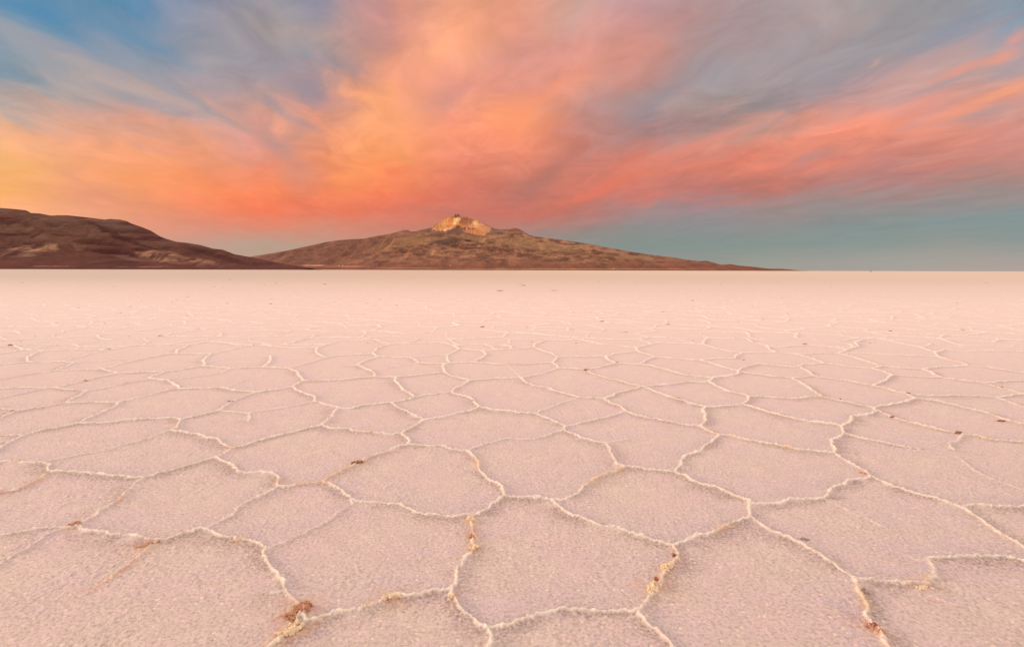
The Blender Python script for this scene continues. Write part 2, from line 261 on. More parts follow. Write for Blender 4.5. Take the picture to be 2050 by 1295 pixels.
# ------------------------------------------------------------------ the salt ridges round the nearest plates
K = 2050 / 700.0
OFF = dict(A=(0, 900), B=(700, 900), C=(1350, 900), D=(0, 550), E=(700, 550), F=(1350, 550))
TR = """
A 0,75 90,76 180,80 248,82 270,95 285,120 310,130
A 248,82 330,58 430,38 530,18 640,0 700,-22 ;0.6
A 310,130 250,165 180,205 90,238 0,262 ;0.9;0.75
A 310,130 400,130 500,138 580,140 620,150 700,157 800,165 850,163
A 850,163 900,150 1000,122 1100,95 1180,70 1270,42 1330,15 1360,0
A 850,163 790,205 745,245 700,290 640,325 590,350 540,395 480,430 430,455 ;0.8
A 1270,42 1320,75 1370,100 1400,125 1450,137 1530,133 1590,142 1615,160 1628,185 1618,222
A 1618,222 1700,212 1800,198 1885,185 ;0.8
A 1885,185 1950,150 2000,120 2050,100 ;0.8
A 1885,185 1940,205 1990,240 2020,265 2050,280
A 1618,222 1560,255 1510,280 1450,310 1390,350 1350,390 1290,420 1210,470 ;0.7
A 0,500 100,485 200,470 300,465 410,460 430,455 ;0.8
A 0,672 60,635 130,595 200,555 270,505 330,485 410,460 ;0.6
A 430,455 500,475 580,482 625,500 720,507 800,515 900,527 950,527 ;1.1
A 910,535 870,570 820,605 770,655 710,695 640,740 ;0.55;0.9
A 640,740 560,790 470,845 ;0.3;0.5
A 950,527 1020,508 1080,492 1140,482 1190,468 1225,480 1250,497 1320,505 1380,508 1430,525 1490,543 1540,555 1562,572 ;1.15
A 1562,572 1640,545 1720,515 1800,485 1880,440 1950,400 1990,365 2050,330 ;0.55
A 1562,572 1550,620 1570,665 1610,710 1625,750 1655,790 1670,815 ;1.3
A 1670,815 1700,860 1745,900 1770,930 ;0.6
A 1770,930 1760,980 1730,1040 1690,1080 1640,1110 1575,1157 1500,1230 ;1.3;0.45
A 1665,835 1620,840 1575,845 ;0.6
A 1770,940 1800,995 1870,990 1930,970 2000,960 2050,955 ;1.2
B 0,100 50,75 110,50 170,25 240,5 270,0 ;0.9;0.3
B 0,275 40,305 110,312 200,318 280,320 330,335 390,365 460,380 540,388 620,395 680,380 725,380
B 25,325 12,290 ;0.6
B 690,10 720,35 745,60 765,95 760,125 790,150 820,180 860,200 890,225 905,265 ;1.1
B 905,265 850,300 800,345 760,365 725,380
B 725,380 720,430 722,480 735,530 740,570 715,605 ;0.9;0.6
B 715,605 680,630 660,690 645,750 630,790 612,822 ;1.2
B 905,265 960,272 1050,280 1110,288 1175,300
B 1175,300 1240,297 1290,270 1340,255 1380,210 1430,185 1480,150 1530,130 1580,118 1612,100 ;0.8
B 1175,300 1220,335 1290,378 1360,395 1420,425 1480,445 1550,452 1640,480 1710,510 1790,535 1870,550 1895,558
B 1530,0 1550,50 1575,85 1612,100
B 1612,100 1700,108 1800,120 1905,132
B 1905,132 1930,95 1955,45 2000,28 2050,10 ;0.9
B 1905,132 1980,160 2050,195
B 1895,558 1950,540 2000,510 2050,492
B 1895,558 1912,610 1910,650 1870,700 ;1.1;0.35
B 1870,700 1840,740 1810,790 1770,840 ;1.0;0.55
B 1770,840 1745,880 1720,920 1685,945 ;1.1
B 0,965 60,945 120,910 180,885 230,865 280,850 360,845 440,835 520,825 580,820 612,822 ;1.25
B 612,822 600,860 630,915 680,955 730,990 770,1030 815,1060 ;1.1
B 815,1060 822,1100 820,1157 820,1230 ;1.1
B 805,1045 870,1038 930,1020 1000,1000 1080,985 1150,978 1220,945 1290,932 1360,940 1450,948 1540,950 1620,955 1685,945 ;1.2
B 1685,945 1700,975 1740,1030 1790,1065 1840,1100 1880,1130 1905,1157 1960,1230 ;1.1
C 160,0 110,25 60,38 40,65 25,100 5,132 ;0.9
C 5,132 60,155 120,185 190,208 250,222 300,250 350,275 400,290 440,300 460,325
C 460,325 540,318 620,308 700,295 780,290 845,288 890,270 905,235 940,210 1000,198 1040,182 1100,180 1150,168 ;1.1
C 885,288 960,325 1060,375 1160,420 1240,455 ;0.3
C 460,325 450,360 448,400 ;1.2
C 448,400 390,420 330,440 270,465 200,490 130,505 80,530 30,550 0,560 ;1.1
C 448,400 500,430 560,465 620,490 680,520 750,555 820,595 880,630 930,670 990,710 1050,745 ;1.1
C 1050,745 1130,765 1220,778 1300,782 1400,775 1480,778 ;1.1
C 1480,778 1500,755 1535,735 1525,700 1510,640 ;0.6
C 1510,640 1600,635 1700,630 1800,628 1900,632 1980,640 2050,655
C 1300,600 1400,640 1490,650 ;0.3
C 1050,760 1070,800 1085,850 1105,890 1100,930 1085,960 1120,990 1160,1030 ;1.2
C 1160,1030 1200,1060 1220,1100 1250,1157 1290,1230 ;1.2;0.3
C 1150,168 1110,130 1060,100 1010,60 970,35 935,20 ;0.9
C 1150,168 1220,190 1300,225 1400,255 1480,275 1560,295 1620,310 1680,330 ;1.1
C 1680,330 1780,322 1880,330 1960,333 2050,333 ;1.1
C 1680,330 1720,370 1780,400 1850,450 1920,490 1980,525 2030,560 2060,595
C 935,20 850,15 780,5 720,0
C 935,20 942,0
C 1380,0 1500,10 1640,38 1690,75 1760,120 1830,155 1920,195 2050,238 ;0.4
C 1490,850 1560,880 1650,920 ;0.35
D 0,1020 50,985 125,945
D 0,942 60,940 125,945 ;0.9
D 125,945 200,920 280,905 370,890 465,870
D 465,870 550,868 650,862 740,852 830,845 930,842 1000,840 1070,845
D 465,870 510,840 580,815 650,785 690,765 700,748
D 1070,845 1050,870 1035,895 1003,910 ;1.1
D 1003,910 1080,920 1150,935 1220,955 1270,965 1310,995 1360,1018 ;1.1
D 1360,1018 1430,1005 1510,975 1560,960 1640,940 1720,925 1800,905 1880,885
D 1003,910 930,930 870,960 830,970 760,985 700,1000 610,1022 ;0.6
D 1070,845 1150,828 1220,812 1285,797
D 1285,797 1350,803 1430,810 1470,815 1465,840 1450,865 ;0.7
D 1470,805 1560,795 1650,780 1750,762 1850,745 ;0.6
D 1285,797 1330,765 1380,735 1430,715 1500,688 ;0.9;0.2
D 1500,688 1430,682 1360,675 1300,662 1200,665 1120,668 1040,670
D 1320,662 1370,645 1430,622 ;0.4
D 1040,665 1040,650 1010,635 990,620 930,618 870,608 ;1.1
D 1040,670 990,675 930,690 860,710 790,725 740,740 700,748
D 700,748 620,748 550,745 470,748 380,750 ;1.1
D 700,748 680,772 ;1.2
D 380,750 290,770 200,780 130,795 80,805 0,840 ;1;0.35
D 0,787 60,787 130,790 ;0.7
D 380,750 430,725 470,705 512,680
D 512,680 450,675 380,672 330,665 250,665 150,660 0,665
D 0,725 80,705 160,688 240,672 ;0.8
D 512,680 590,668 680,650 760,632 830,620 870,608 ;0.8
D 330,663 400,645 480,625 560,605 640,590 700,577 ;0.9;0.25
D 870,608 910,590 960,570 ;1.1
D 960,570 880,570 800,575 700,577 ;1.1
D 700,577 640,565 600,553
D 600,553 500,557 400,560 330,562 ;0.9
D 330,562 270,570 190,580 100,595 0,615 ;0.9;0.2
D 330,562 380,540 430,517
D 430,517 500,505 600,505 700,495 830,495 ;0.7
D 430,517 370,510 300,512 160,512
D 370,508 430,490 500,472 570,455 640,440 ;0.9
D 600,553 680,530 760,510 830,495 900,480 980,465 1030,463
D 1030,463 1100,463 1180,465 1240,463
D 1030,463 1040,445 1080,425 1110,408 ;1.1
D 1240,463 1215,480 1190,505 1205,520 1190,537 ;1.2
D 1190,537 1120,545 1040,560 960,570
D 1190,537 1270,542 1350,550
D 1350,550 1430,545 1540,540
D 1350,552 1300,575 1200,590 1050,610 ;0.6
D 1540,540 1580,515 1590,495 1580,478 ;1.2
D 1580,478 1500,480 1400,490 1300,500 1210,512 ;0.5
D 1540,540 1610,545 1690,550 ;1.1
D 1690,550 1740,570 1760,595 1775,620 ;1.2
D 1775,620 1750,635 1710,658 1640,670 1570,682 1500,688
D 1775,622 1850,620 1950,618 2050,615
D 1710,658 1760,688 1810,705 1850,715 1850,740 ;1.1
D 1850,740 1900,760 1960,770 2000,785 2050,787
D 1970,785 1945,820 1915,860 1880,885
D 1880,885 1940,900 2000,905 2050,910 ;1.1
D 1690,550 1760,530 1830,510 1915,485 ;0.8
D 1915,485 1880,475 1850,450 1860,430 ;1.2
D 1860,430 1900,415 1960,398 ;1.1
D 1915,485 1980,475 2050,470
D 1240,463 1320,445 1420,425 1480,415 ;0.8
D 1480,415 1400,410 1330,400 1220,393
D 1480,415 1550,413 1600,422 1700,428 1850,430
D 1110,408 1160,402 1220,393 ;1
D 160,512 165,485 210,460 260,450 ;1.1
D 160,512 80,520 0,528
D 260,445 400,440 640,440
D 640,440 750,420 800,415 900,412 1110,408
D 260,450 140,440 75,412 ;1
E 0,610 80,602 150,597
E 150,597 150,580 120,562 80,545 45,530 ;1.2
E 45,530 80,510 120,495 165,480 ;1
E 0,535 45,530 ;0.7
E 0,470 70,467 135,463
E 135,463 165,480 250,484 350,485
E 135,463 155,440 180,425 235,408 ;1.2
E 235,408 190,395 140,380
E 140,380 60,388 0,390
E 235,408 320,403 420,400 520,397
E 520,397 570,405 610,415 640,435 ;1.1
E 640,435 610,455 570,470 575,500 585,517 ;0.9
E 350,485 385,500 400,515
E 400,517 480,522 560,522 585,517 660,515 730,512
E 560,522 545,540 560,570 ;1.3
E 350,485 450,478 560,468 ;0.8
E 150,597 200,600 270,600 350,593 440,583 560,570
E 560,570 590,590 640,603 700,620
E 270,600 265,625 290,650 310,675 350,695 375,715 ;1.2
E 0,780 70,765 150,755 250,750
E 250,750 310,738 375,720 430,708 500,700 595,685
E 700,620 660,645 620,665 595,685
E 595,685 640,705 690,720 730,745 760,775 ;1.1
E 760,775 700,800 620,815 550,832 480,845 430,850
E 250,750 290,780 340,805 390,830 430,850
E 430,850 400,875 350,905 310,930 ;1.1
E 0,908 70,918 150,928 230,935 310,930 ;1.1
E 310,930 330,950 350,975 345,995 ;1.3
E 345,995 300,1005 250,1022
E 345,995 430,1003 530,1008 610,1022 690,1035 ;1.1
E 760,775 830,792 910,798 990,810 1080,815 ;1.1
E 1080,815 1140,790 1210,765 1280,740 1345,717 ;0.6
E 1080,815 1130,828 1180,850 1220,870 1255,888
E 1255,888 1320,875 1400,855 1480,840 1550,822 1615,800 ;0.8
E 1255,888 1250,912 ;1.2
E 1250,912 1180,935 1110,957 1020,962 920,958 850,980 790,990 700,1022 ;0.7
E 1250,912 1310,935 1370,958 1430,970 1500,985 1520,1010 1530,1022
E 700,620 780,615 860,608 940,607 1005,607
E 1005,607 1030,630 1090,650 1180,670 1230,690 1290,705 1345,717
E 1345,717 1420,720 1495,725
E 1495,725 1545,710 1560,695 1640,675 1725,657
E 1005,607 1080,590 1150,573 1225,550 ;0.8
E 1225,550 1210,530 1185,515
E 1185,515 1100,518 1020,523 930,527 830,520 730,512
E 1185,515 1210,500 1222,480
E 1222,480 1300,480 1400,480 1500,478
E 1222,480 1180,462 1120,440 1080,425
E 1080,425 980,435 860,440
E 860,440 830,420 790,410
E 730,512 770,490 800,470 785,450 ;1.2
E 640,435 720,443 785,448 860,440
E 610,415 720,410 790,410
E 1225,540 1300,548 1385,555
E 1385,555 1450,545 1510,530 1560,518
E 1500,478 1510,495 1560,518 ;1.1
E 1385,555 1420,580 1500,605 1570,620 1650,640 1725,657 ;1;0.2
E 1725,657 1800,650 1900,640 1980,628 2050,628
E 1725,657 1800,690 1880,715 1960,740 2050,765
E 1495,725 1540,755 1590,775 1615,800
E 1615,800 1680,825 1760,842 1850,855 1950,875 2050,885
E 1560,518 1640,522 1700,525 1780,535 1840,550 1900,570 1980,590 2050,597
E 1700,525 1740,500 1790,480
E 1500,478 1560,462 1620,455 1680,450
E 1680,430 1700,455 1750,468 1790,480 1900,490 2050,500
E 1500,985 1560,970 1630,960 ;0.4
E 1080,425 1090,405 1150,385
E 930,530 960,560 1010,600 ;0.35
E 165,560 260,540 400,517 ;0.5
E 1150,385 1250,385 1350,380
E 1350,380 1420,395 1480,408
E 1480,408 1580,418 1680,428
E 1680,428 1740,412 1810,398
E 1810,398 1900,403
F 160,500 250,492 350,490
F 350,490 370,470 400,458
F 160,500 220,520 290,540 375,565
F 375,565 400,545 450,535 495,520
F 495,520 560,530 650,537 720,542 755,525
F 375,565 370,580 300,595 225,602 200,628 ;1.2
F 146,597 180,600 215,603
F 200,628 170,630 146,630
F 200,628 250,655 310,680 370,695 440,712
F 440,712 430,740 395,760 ;1.3
F 395,760 300,768 190,777
F 190,777 146,765
F 190,777 170,795 180,830 185,860 150,885 ;1.4
F 150,885 200,912 255,935 ;1
F 255,935 230,970 190,1000 160,1022
F 255,935 330,945 400,960 480,978 560,992 640,1005 720,1022 ;1.1;0.15
F 395,760 460,775 540,800 620,825 700,845 800,860 900,870 975,885 ;1.1
F 975,885 980,910 1000,930 ;1.3
F 1000,930 960,945 925,975 920,1000 940,1022 ;1.3
F 975,885 1020,870 1045,850 1035,830 1100,825 1160,815 1195,800 ;1.3
F 1195,800 1160,778
F 1160,778 1090,765 1010,742 930,728 860,715
F 860,715 780,718 700,727 600,722 520,715 440,712
F 860,715 820,685 780,655 740,630 690,607
F 690,607 600,598 500,585 440,578 375,565
F 690,607 760,600 815,595
F 815,595 795,575 760,555 740,542 ;1.1
F 815,595 900,608 1000,620 1080,635 1165,648
F 1165,648 1210,632 1250,610 1270,585 ;1.1
F 1270,585 1220,565 1160,548
F 1160,548 1050,543 950,530 880,520 770,525
F 880,520 820,495 770,480 720,465
F 720,465 600,455 500,458 400,458
F 1165,648 1230,665 1300,685 1360,695 1415,725
F 1415,725 1370,745 1280,760 1220,768 1160,778 ;1.1
F 1195,800 1260,830 1340,855 1440,880 1540,905 1640,925 1700,940 ;1.1;0.2
F 1700,940 1780,950 1850,965 1950,975 2050,985 ;1.1
F 1690,940 1660,970 1610,990 1640,1022 ;0.7
F 1000,930 1060,950 1150,970 1250,990 1350,1010 1430,1022 ;1
F 1415,725 1480,735 1560,745 1650,765 1750,790 1850,815 1950,850 2050,875
F 1390,700 1480,710 1560,712 1680,708 1780,712 1890,720
F 1890,720 1960,712 2050,705
F 1890,720 1950,740 2050,775 ;0.7
F 1270,585 1380,595 1480,600 1570,602
F 1570,602 1500,570 1455,555
F 1160,548 1220,535 1300,545 1400,553 1455,555
F 1455,555 1500,550 1550,540 1640,538 1720,532
F 1570,602 1680,618 1820,635
F 1820,635 1920,625 2050,620
F 1840,645 1920,665 2050,695 ;1;0.2
F 1720,532 1850,545 1980,565 2050,575
F 1720,532 1660,510 1600,495 1545,480
F 1545,480 1400,475 1250,468 1170,462 1000,458
F 960,460 1020,475 1100,500 1200,530
F 720,465 830,460 960,460
F 960,460 1010,440 1080,420 1060,400 1100,380 ;1.1
F 400,458 300,445 220,425 165,408
F 165,408 180,380 200,370
F 200,370 300,375 430,375
F 430,375 460,395 540,415 560,440 600,455
F 0,400 80,403 165,408
F 1545,480 1530,455 1580,440
F 600,425 700,418 770,412
F 540,415 600,425
F 770,412 860,418 960,430 1010,440
F 1100,380 1180,372 1260,385 1340,405 1440,425 1530,455
F 1580,440 1700,450 1850,445 2050,452
"""
lines = []          # (world points, strength, stain)
for ln in TR.strip().splitlines():
    parts = ln.split(';')
    h = parts[0].split()
    st = float(parts[1]) if len(parts) > 1 else 1.0
    sn = float(parts[2]) if len(parts) > 2 else 0.0
    ox, oy = OFF[h[0]]
    P = np.array([[float(v) for v in q.split(',')] for q in h[1:]]) / K + np.array([ox, oy])
    lines.append([P, st, sn])
# join the ends that meet
ends = np.array([p for L in lines for p in (L[0][0], L[0][-1])])
for L in lines:
    for k in (0, -1):
        e = L[0][k].copy()
        m = np.hypot(ends[:, 0] - e[0], (ends[:, 1] - e[1]) * 1.5) < 5.5
        L[0][k] = ends[m].mean(0)
for L in lines:
    P = L[0]
    for k, kk in ((0, 1), (-1, -2)):
        e = P[k]
        if e[0] < 3 or e[0] > 2047 :
            d = e - P[kk]; d = d / np.linalg.norm(d)
            if abs(d[0]) < .3: continue
            new = e + d * 60
            P = np.vstack([new, P]) if k == 0 else np.vstack([P, new])
    L[0] = on_ground(P[:, 0], P[:, 1])
# outline of the traced area (photo points laid on the ground)
def crop(c, s):
    ox, oy = OFF[c]
    return [(float(q.split(',')[0]) / K + ox, float(q.split(',')[1]) / K + oy) for q in s.split()]
OUTL = ([(-60, 1345), (-60, 732)] + crop('D', "0,528 80,520 160,512 165,485 210,460 260,450 400,440 640,440 750,420 800,415 900,412 1110,408 1220,393 1330,400 1400,410 1480,415 1550,413 1600,422 1700,428 1850,430 1860,430 1900,415 1960,398")
        + crop('E', "0,390 60,388 140,380 190,395 235,408 320,403 420,400 520,397 570,405 610,415 720,410 790,410 830,420 860,440 980,435 1080,425 1090,405 1150,385 1250,385 1350,380 1420,395 1480,408 1580,418 1680,428 1740,412 1810,398")
        + crop('F', "0,400 80,403 165,408 180,380 200,370 300,375 430,375 460,395 540,415 600,425 700,418 770,412 860,418 960,430 1010,440 1080,420 1060,400 1100,380 1180,372 1260,385 1340,405 1440,425 1530,455 1580,440 1700,450 1850,445 2050,452")
        + [(2110, 705), (2110, 1345)])
OUTL = np.array(OUTL)
OUTW = on_ground(OUTL[:, 0], OUTL[:, 1])

# (px, py, length m, width m, height m, turn deg, material, label)
CLODS = [
 (598,1226,.13,.07,.034,62,'rusty_mud','rusty orange crumbly mud lump on the ridge corner nearest the bottom edge'),
 (583,1262,.12,.06,.022,50,'yellow_salt','pale yellow salt heap on the ridge just below the big rusty mud lump'),
 (783,1196,.09,.035,.022,15,'yellow_salt','pale yellow salt lump on the front ridge between the rusty lump and the centre junction'),
 (906,1196,.04,.02,.016,-50,'yellow_salt','small yellow salt nub under the front centre ridge junction'),
 (942,1040,.06,.045,.026,90,'yellow_salt','yellow brown salt clump at the top of the short upright ridge near the centre'),
 (946,1076,.05,.035,.024,80,'rusty_mud','small rusty clump halfway up the upright ridge near the centre'),
 (950,1098,.06,.035,.022,60,'yellow_salt','pale yellow crumbs at the bend of the upright ridge near the centre'),
 (1350,1112,.035,.02,.016,80,'brown_mud','small dark brown clump on the right upright ridge just below its top junction'),
 (1335,1137,.075,.045,.024,50,'yellow_salt','pale yellow salt heap above the red mud bit on the right upright ridge'),
 (1314,1160,.035,.018,.020,-55,'red_mud','small dark red mud bit beside the right upright ridge'),
 (1308,1178,.10,.05,.026,50,'yellow_salt','yellow salt heap below the red mud bit on the right upright ridge'),
 (1240,940,.06,.035,.026,10,'yellow_salt','round yellow salt lump at the ridge junction right of centre'),
 (1428,865,.09,.05,.030,-45,'rusty_mud','orange mud lump on the ridge where the upper plates meet right of centre'),
 (1577,894,.10,.04,.020,-12,'rusty_mud','low orange stain lump on the long ridge right of the orange junction lump'),
 (1728,948,.05,.03,.018,-50,'rusty_mud','small rusty clump just above a four way ridge junction on the right'),
 (147,1052,.06,.04,.030,20,'rusty_mud','orange topped clump at the ridge junction on the left'),
 (480,1079,.04,.025,.018,-20,'yellow_salt','small yellow clump on the ridge left of the lower left junction'),
 (297,1090,.11,.022,.015,42,'rusty_mud','thin rusty streak of mud branching down from the left front ridge'),
 (716,927,.10,.035,.020,25,'brown_mud','brown mud crumbs on the ridge left of the centre back junction'),
 (1818,789,.08,.05,.034,10,'red_mud','reddish brown mud clod at the end of a ridge on the upper right'),
 (1682,799,.035,.025,.035,0,'brown_mud','tiny dark clod on the ridge left of the reddish brown clod'),
 (1788,836,.09,.04,.024,-20,'brown_mud','brown mud crumbs on the ridge below the reddish brown clod'),
 (1919,868,.10,.06,.05,0,'brown_mud','dark brown spiky clod where a short spur meets the long right ridge'),
 (1975,876,.12,.05,.022,-5,'yellow_salt','pale yellow salt lump on the long right ridge near the edge'),
 (1174,741,.12,.07,.04,-15,'brown_mud','brown clod on a ridge at the middle right of the centre'),
 (1357,798,.09,.04,.03,-15,'brown_mud','dark crumbs on the diagonal ridge right of the centre'),
 (946,804,.05,.03,.034,0,'brown_mud','tiny dark clod on the ridge above the centre junction'),
 (1611,1079,.035,.03,.018,0,'mauve_salt','small mauve grey crumb alone on the bare plate at the right'),
 (1751,1262,.07,.035,.02,-55,'rusty_mud','rusty clump on the ridge in the bottom right corner'),
 (1745,1254,.04,.025,.016,-40,'red_mud','small red brown bit just above the rusty clump in the bottom right corner'),
 (1729,1184,.06,.035,.012,-70,'mauve_salt','flat reddish mauve crumb patch right of the lower right ridge'),
 (1848,1177,.07,.03,.012,-5,'yellow_salt','low yellow orange salt patch under the curved ridge at the lower right'),
 (322,674,.18,.09,.06,-10,'brown_mud','brown clod on the far left ridge nearest the left hill'),
 (21,692,.20,.10,.06,-10,'brown_mud','brown clod at the left edge of the flat'),
 (282,718,.15,.08,.035,10,'yellow_salt','yellowish salt clump on a far ridge on the left'),
 (218,700,.16,.09,.05,0,'mauve_salt','grey mauve salt heap at a far ridge junction on the left'),
 (461,804,.08,.04,.028,25,'brown_mud','small brown clump on the slanting ridge left of centre'),
 (509,691,.15,.08,.04,0,'mauve_salt','grey clump at a far ridge junction left of the centre'),
 (27,823,.11,.05,.028,15,'rusty_mud','rusty mud crumbs on the ridge at the left edge'),
 (170,763,.12,.05,.028,15,'rusty_mud','rusty brown crumbs on the second ridge from the left edge'),
 (1926,661,.25,.08,.055,0,'brown_mud','dark brown clod far away on the right'),
 (1783,663,.20,.08,.05,0,'brown_mud','small dark clod left of the far right one'),
 (1611,689,.18,.07,.045,-15,'brown_mud','dark brown crumbs on a far ridge between the centre and the right edge'),
 (1234,726,.08,.06,.035,0,'brown_mud','tiny dark clod at a ridge junction behind the middle brown clod'),
 (1698,711,.08,.05,.04,0,'brown_mud','tiny dark clod on a far slanting ridge on the right'),
 (1489,721,.05,.04,.03,0,'brown_mud','tiny dark speck of mud alone on a far plate right of the centre'),
 (2005,843,.13,.06,.035,-10,'brown_mud','brown crumbs on the ridge close to the right edge'),
 (2003,775,.12,.05,.03,-10,'brown_mud','brown crumbs on the ridge behind those at the right edge'),
]

def clod_scale(py):
    return 1.0 if py > 900 else (0.62 if py > 720 else 0.5)

# ------------------------------------------------------------------ salt flat
def make_mesh(name, V, Fq, attrs=None, smooth=True):
    me = bpy.data.meshes.new(name)
    me.vertices.add(len(V)); me.vertices.foreach_set('co', np.ascontiguousarray(V, np.float32).ravel())
    n = len(Fq)
    me.loops.add(n * 4); me.loops.foreach_set('vertex_index', np.ascontiguousarray(Fq, np.int32).ravel())
    me.polygons.add(n); me.polygons.foreach_set('loop_start', np.arange(0, n * 4, 4, dtype=np.int32))
    me.polygons.foreach_set('loop_total', np.full(n, 4, np.int32))
    me.update(calc_edges=True)
    if smooth: me.polygons.foreach_set('use_smooth', np.ones(n, bool))
    for k, a in (attrs or {}).items():
        at = me.attributes.new(k, 'FLOAT_COLOR', 'POINT')
        at.data.foreach_set('color', np.ascontiguousarray(a, np.float32).ravel())
    return me
def grid_faces(nr, nc, off=0):
    i = np.arange(nr - 1)[:, None] * nc + np.arange(nc - 1)[None, :] + off
    return np.stack([i, i + 1, i + nc + 1, i + nc], -1).reshape(-1, 4)

Ys = [1.05]
while Ys[-1] < 62: Ys.append(Ys[-1] + max(0.0038, 0.0019 * Ys[-1]))
Ys = np.array(Ys)
NC = 1600
SS = np.linspace(-1.16, 1.16, NC)
YO = 0.7
GY = np.repeat(Ys[:, None], NC, 1).astype(np.float32)
GX = (SS[None, :] * (Ys[:, None] + YO)).astype(np.float32)
NR = len(Ys)
# crooked ridges: bend the coordinates the distances are measured in
bend = lambda x, y, s: ((fbm(x * 7, y * 7, 3, s) - .5) * 0.052 + (fbm(x * 30, y * 30, 3, s + 5, .65) - .5) * 0.030)
WX = GX + bend(GX, GY, 31).astype(np.float32)
WY = GY + bend(GX, GY, 57).astype(np.float32)
BIG = 9.0
D = np.full(GX.shape, BIG, np.float32)
ST = np.zeros_like(D); SN = np.zeros_like(D); SIDE = np.zeros_like(D)
RAD = 0.26
for P, st, sn in lines:
    for i in range(len(P) - 1):
        a, b = P[i], P[i + 1]
        L = np.linalg.norm(b - a)
        m = max(1, int(math.ceil(L / 0.25)))
        for j in range(m):
            p = a + (b - a) * j / m; q = a + (b - a) * (j + 1) / m
            rad = RAD if p[1] < 8 else 0.2
            r0 = np.searchsorted(Ys, min(p[1], q[1]) - rad); r1 = np.searchsorted(Ys, max(p[1], q[1]) + rad)
            if r1 <= r0: continue
            xs0, xs1 = min(p[0], q[0]) - rad, max(p[0], q[0]) + rad
            ya, yb = Ys[r0] + YO, Ys[r1 - 1] + YO
            c0 = np.searchsorted(SS, min(xs0 / ya, xs0 / yb)); c1 = np.searchsorted(SS, max(xs1 / ya, xs1 / yb))
            if c1 <= c0: continue
            X = WX[r0:r1, c0:c1]; Y = WY[r0:r1, c0:c1]
            d = q - p; l2 = float(d @ d) + 1e-9
            t = np.clip(((X - p[0]) * d[0] + (Y - p[1]) * d[1]) / l2, 0, 1)
            ex = X - (p[0] + t * d[0]); ey = Y - (p[1] + t * d[1])
            dd = np.sqrt(ex * ex + ey * ey)
            sub = D[r0:r1, c0:c1]
            mk = dd < sub
            sub[mk] = dd[mk]
            ST[r0:r1, c0:c1][mk] = st; SN[r0:r1, c0:c1][mk] = sn
            SIDE[r0:r1, c0:c1][mk] = (ey / (dd + 0.004))[mk]
# inside / outside the traced area
inside = np.zeros(D.shape, bool)
ys_max = OUTW[:, 1].max() + .1
rmax = np.searchsorted(Ys, ys_max)
sx, sy = WX[:rmax], WY[:rmax]
ins = np.zeros(sx.shape, bool)
n = len(OUTW)
for i in range(n):
    x1, y1 = OUTW[i]; x2, y2 = OUTW[(i + 1) % n]
    if y1 == y2: continue
    c = ((y1 > sy) != (y2 > sy)) & (sx < (x2 - x1) * (sy - y1) / (y2 - y1) + x1)
    ins ^= c
inside[:rmax] = ins
# the plates beyond: cells grown round scattered centres
om = ~inside
ox_, oy_ = WX[om], WY[om]
CS = 1.12
rx = ox_ + (fbm(ox_ * .9, oy_ * .9, 2, 90) - .5) * .5; ry = oy_ + (fbm(ox_ * .9, oy_ * .9, 2, 95) - .5) * .5
rx = rx / CS; ry = ry / CS
ix = np.floor(rx).astype(np.int64); iy = np.floor(ry).astype(np.int64)
def site(i, j):
    sh = (j % 2) * 0.5
    return i + 0.12 + 0.76 * _h(i, j, 3) + sh - .25, j + 0.12 + 0.76 * _h(i, j, 8)
b1 = np.full(rx.shape, 99, np.float32); bx = np.zeros_like(b1); by = np.zeros_like(b1); bid = np.zeros(rx.shape, np.int64)
for a in (-2, -1, 0, 1, 2):
    for b in (-2, -1, 0, 1, 2):
        px_, py_ = site(ix + a, iy + b)
        d2 = (px_ - rx) ** 2 + (py_ - ry) ** 2
        mk = d2 < b1
        b1[mk] = d2[mk]; bx[mk] = px_[mk]; by[mk] = py_[mk]; bid[mk] = ((ix + a) * 7919 + (iy + b))[mk]
e1 = np.full(rx.shape, 99, np.float32); est = np.ones_like(e1); esd = np.zeros_like(e1)
for a in (-2, -1, 0, 1, 2):
    for b in (-2, -1, 0, 1, 2):
        px_, py_ = site(ix + a, iy + b)
        vx = px_ - bx; vy = py_ - by
        l = np.sqrt(vx * vx + vy * vy)
        ok = l > 1e-4
        dist = np.where(ok, (((bx + px_) / 2 - rx) * vx + ((by + py_) / 2 - ry) * vy) / np.maximum(l, 1e-4), 99)
        mk = dist < e1
        e1[mk] = dist[mk]
        oid = (ix + a) * 7919 + (iy + b)
        hh = _h(np.minimum(bid, oid) & 0xfffff, np.maximum(bid, oid) & 0xfffff, 21)
        est[mk] = (0.35 + 0.9 * hh)[mk]
        esd[mk] = (-vy / np.maximum(l, 1e-4))[mk]
e1 = np.abs(e1) * CS
cur = D[om]
mk = e1 < cur
cur[mk] = e1[mk]; D[om] = cur
t = ST[om]; t[mk] = est[mk]; ST[om] = t
t = SIDE[om]; t[mk] = esd[mk]; SIDE[om] = t
t = SN[om]; t[mk] = 0; SN[om] = t
del ox_, oy_, rx, ry, ix, iy, b1, bx, by, bid, e1, est, esd

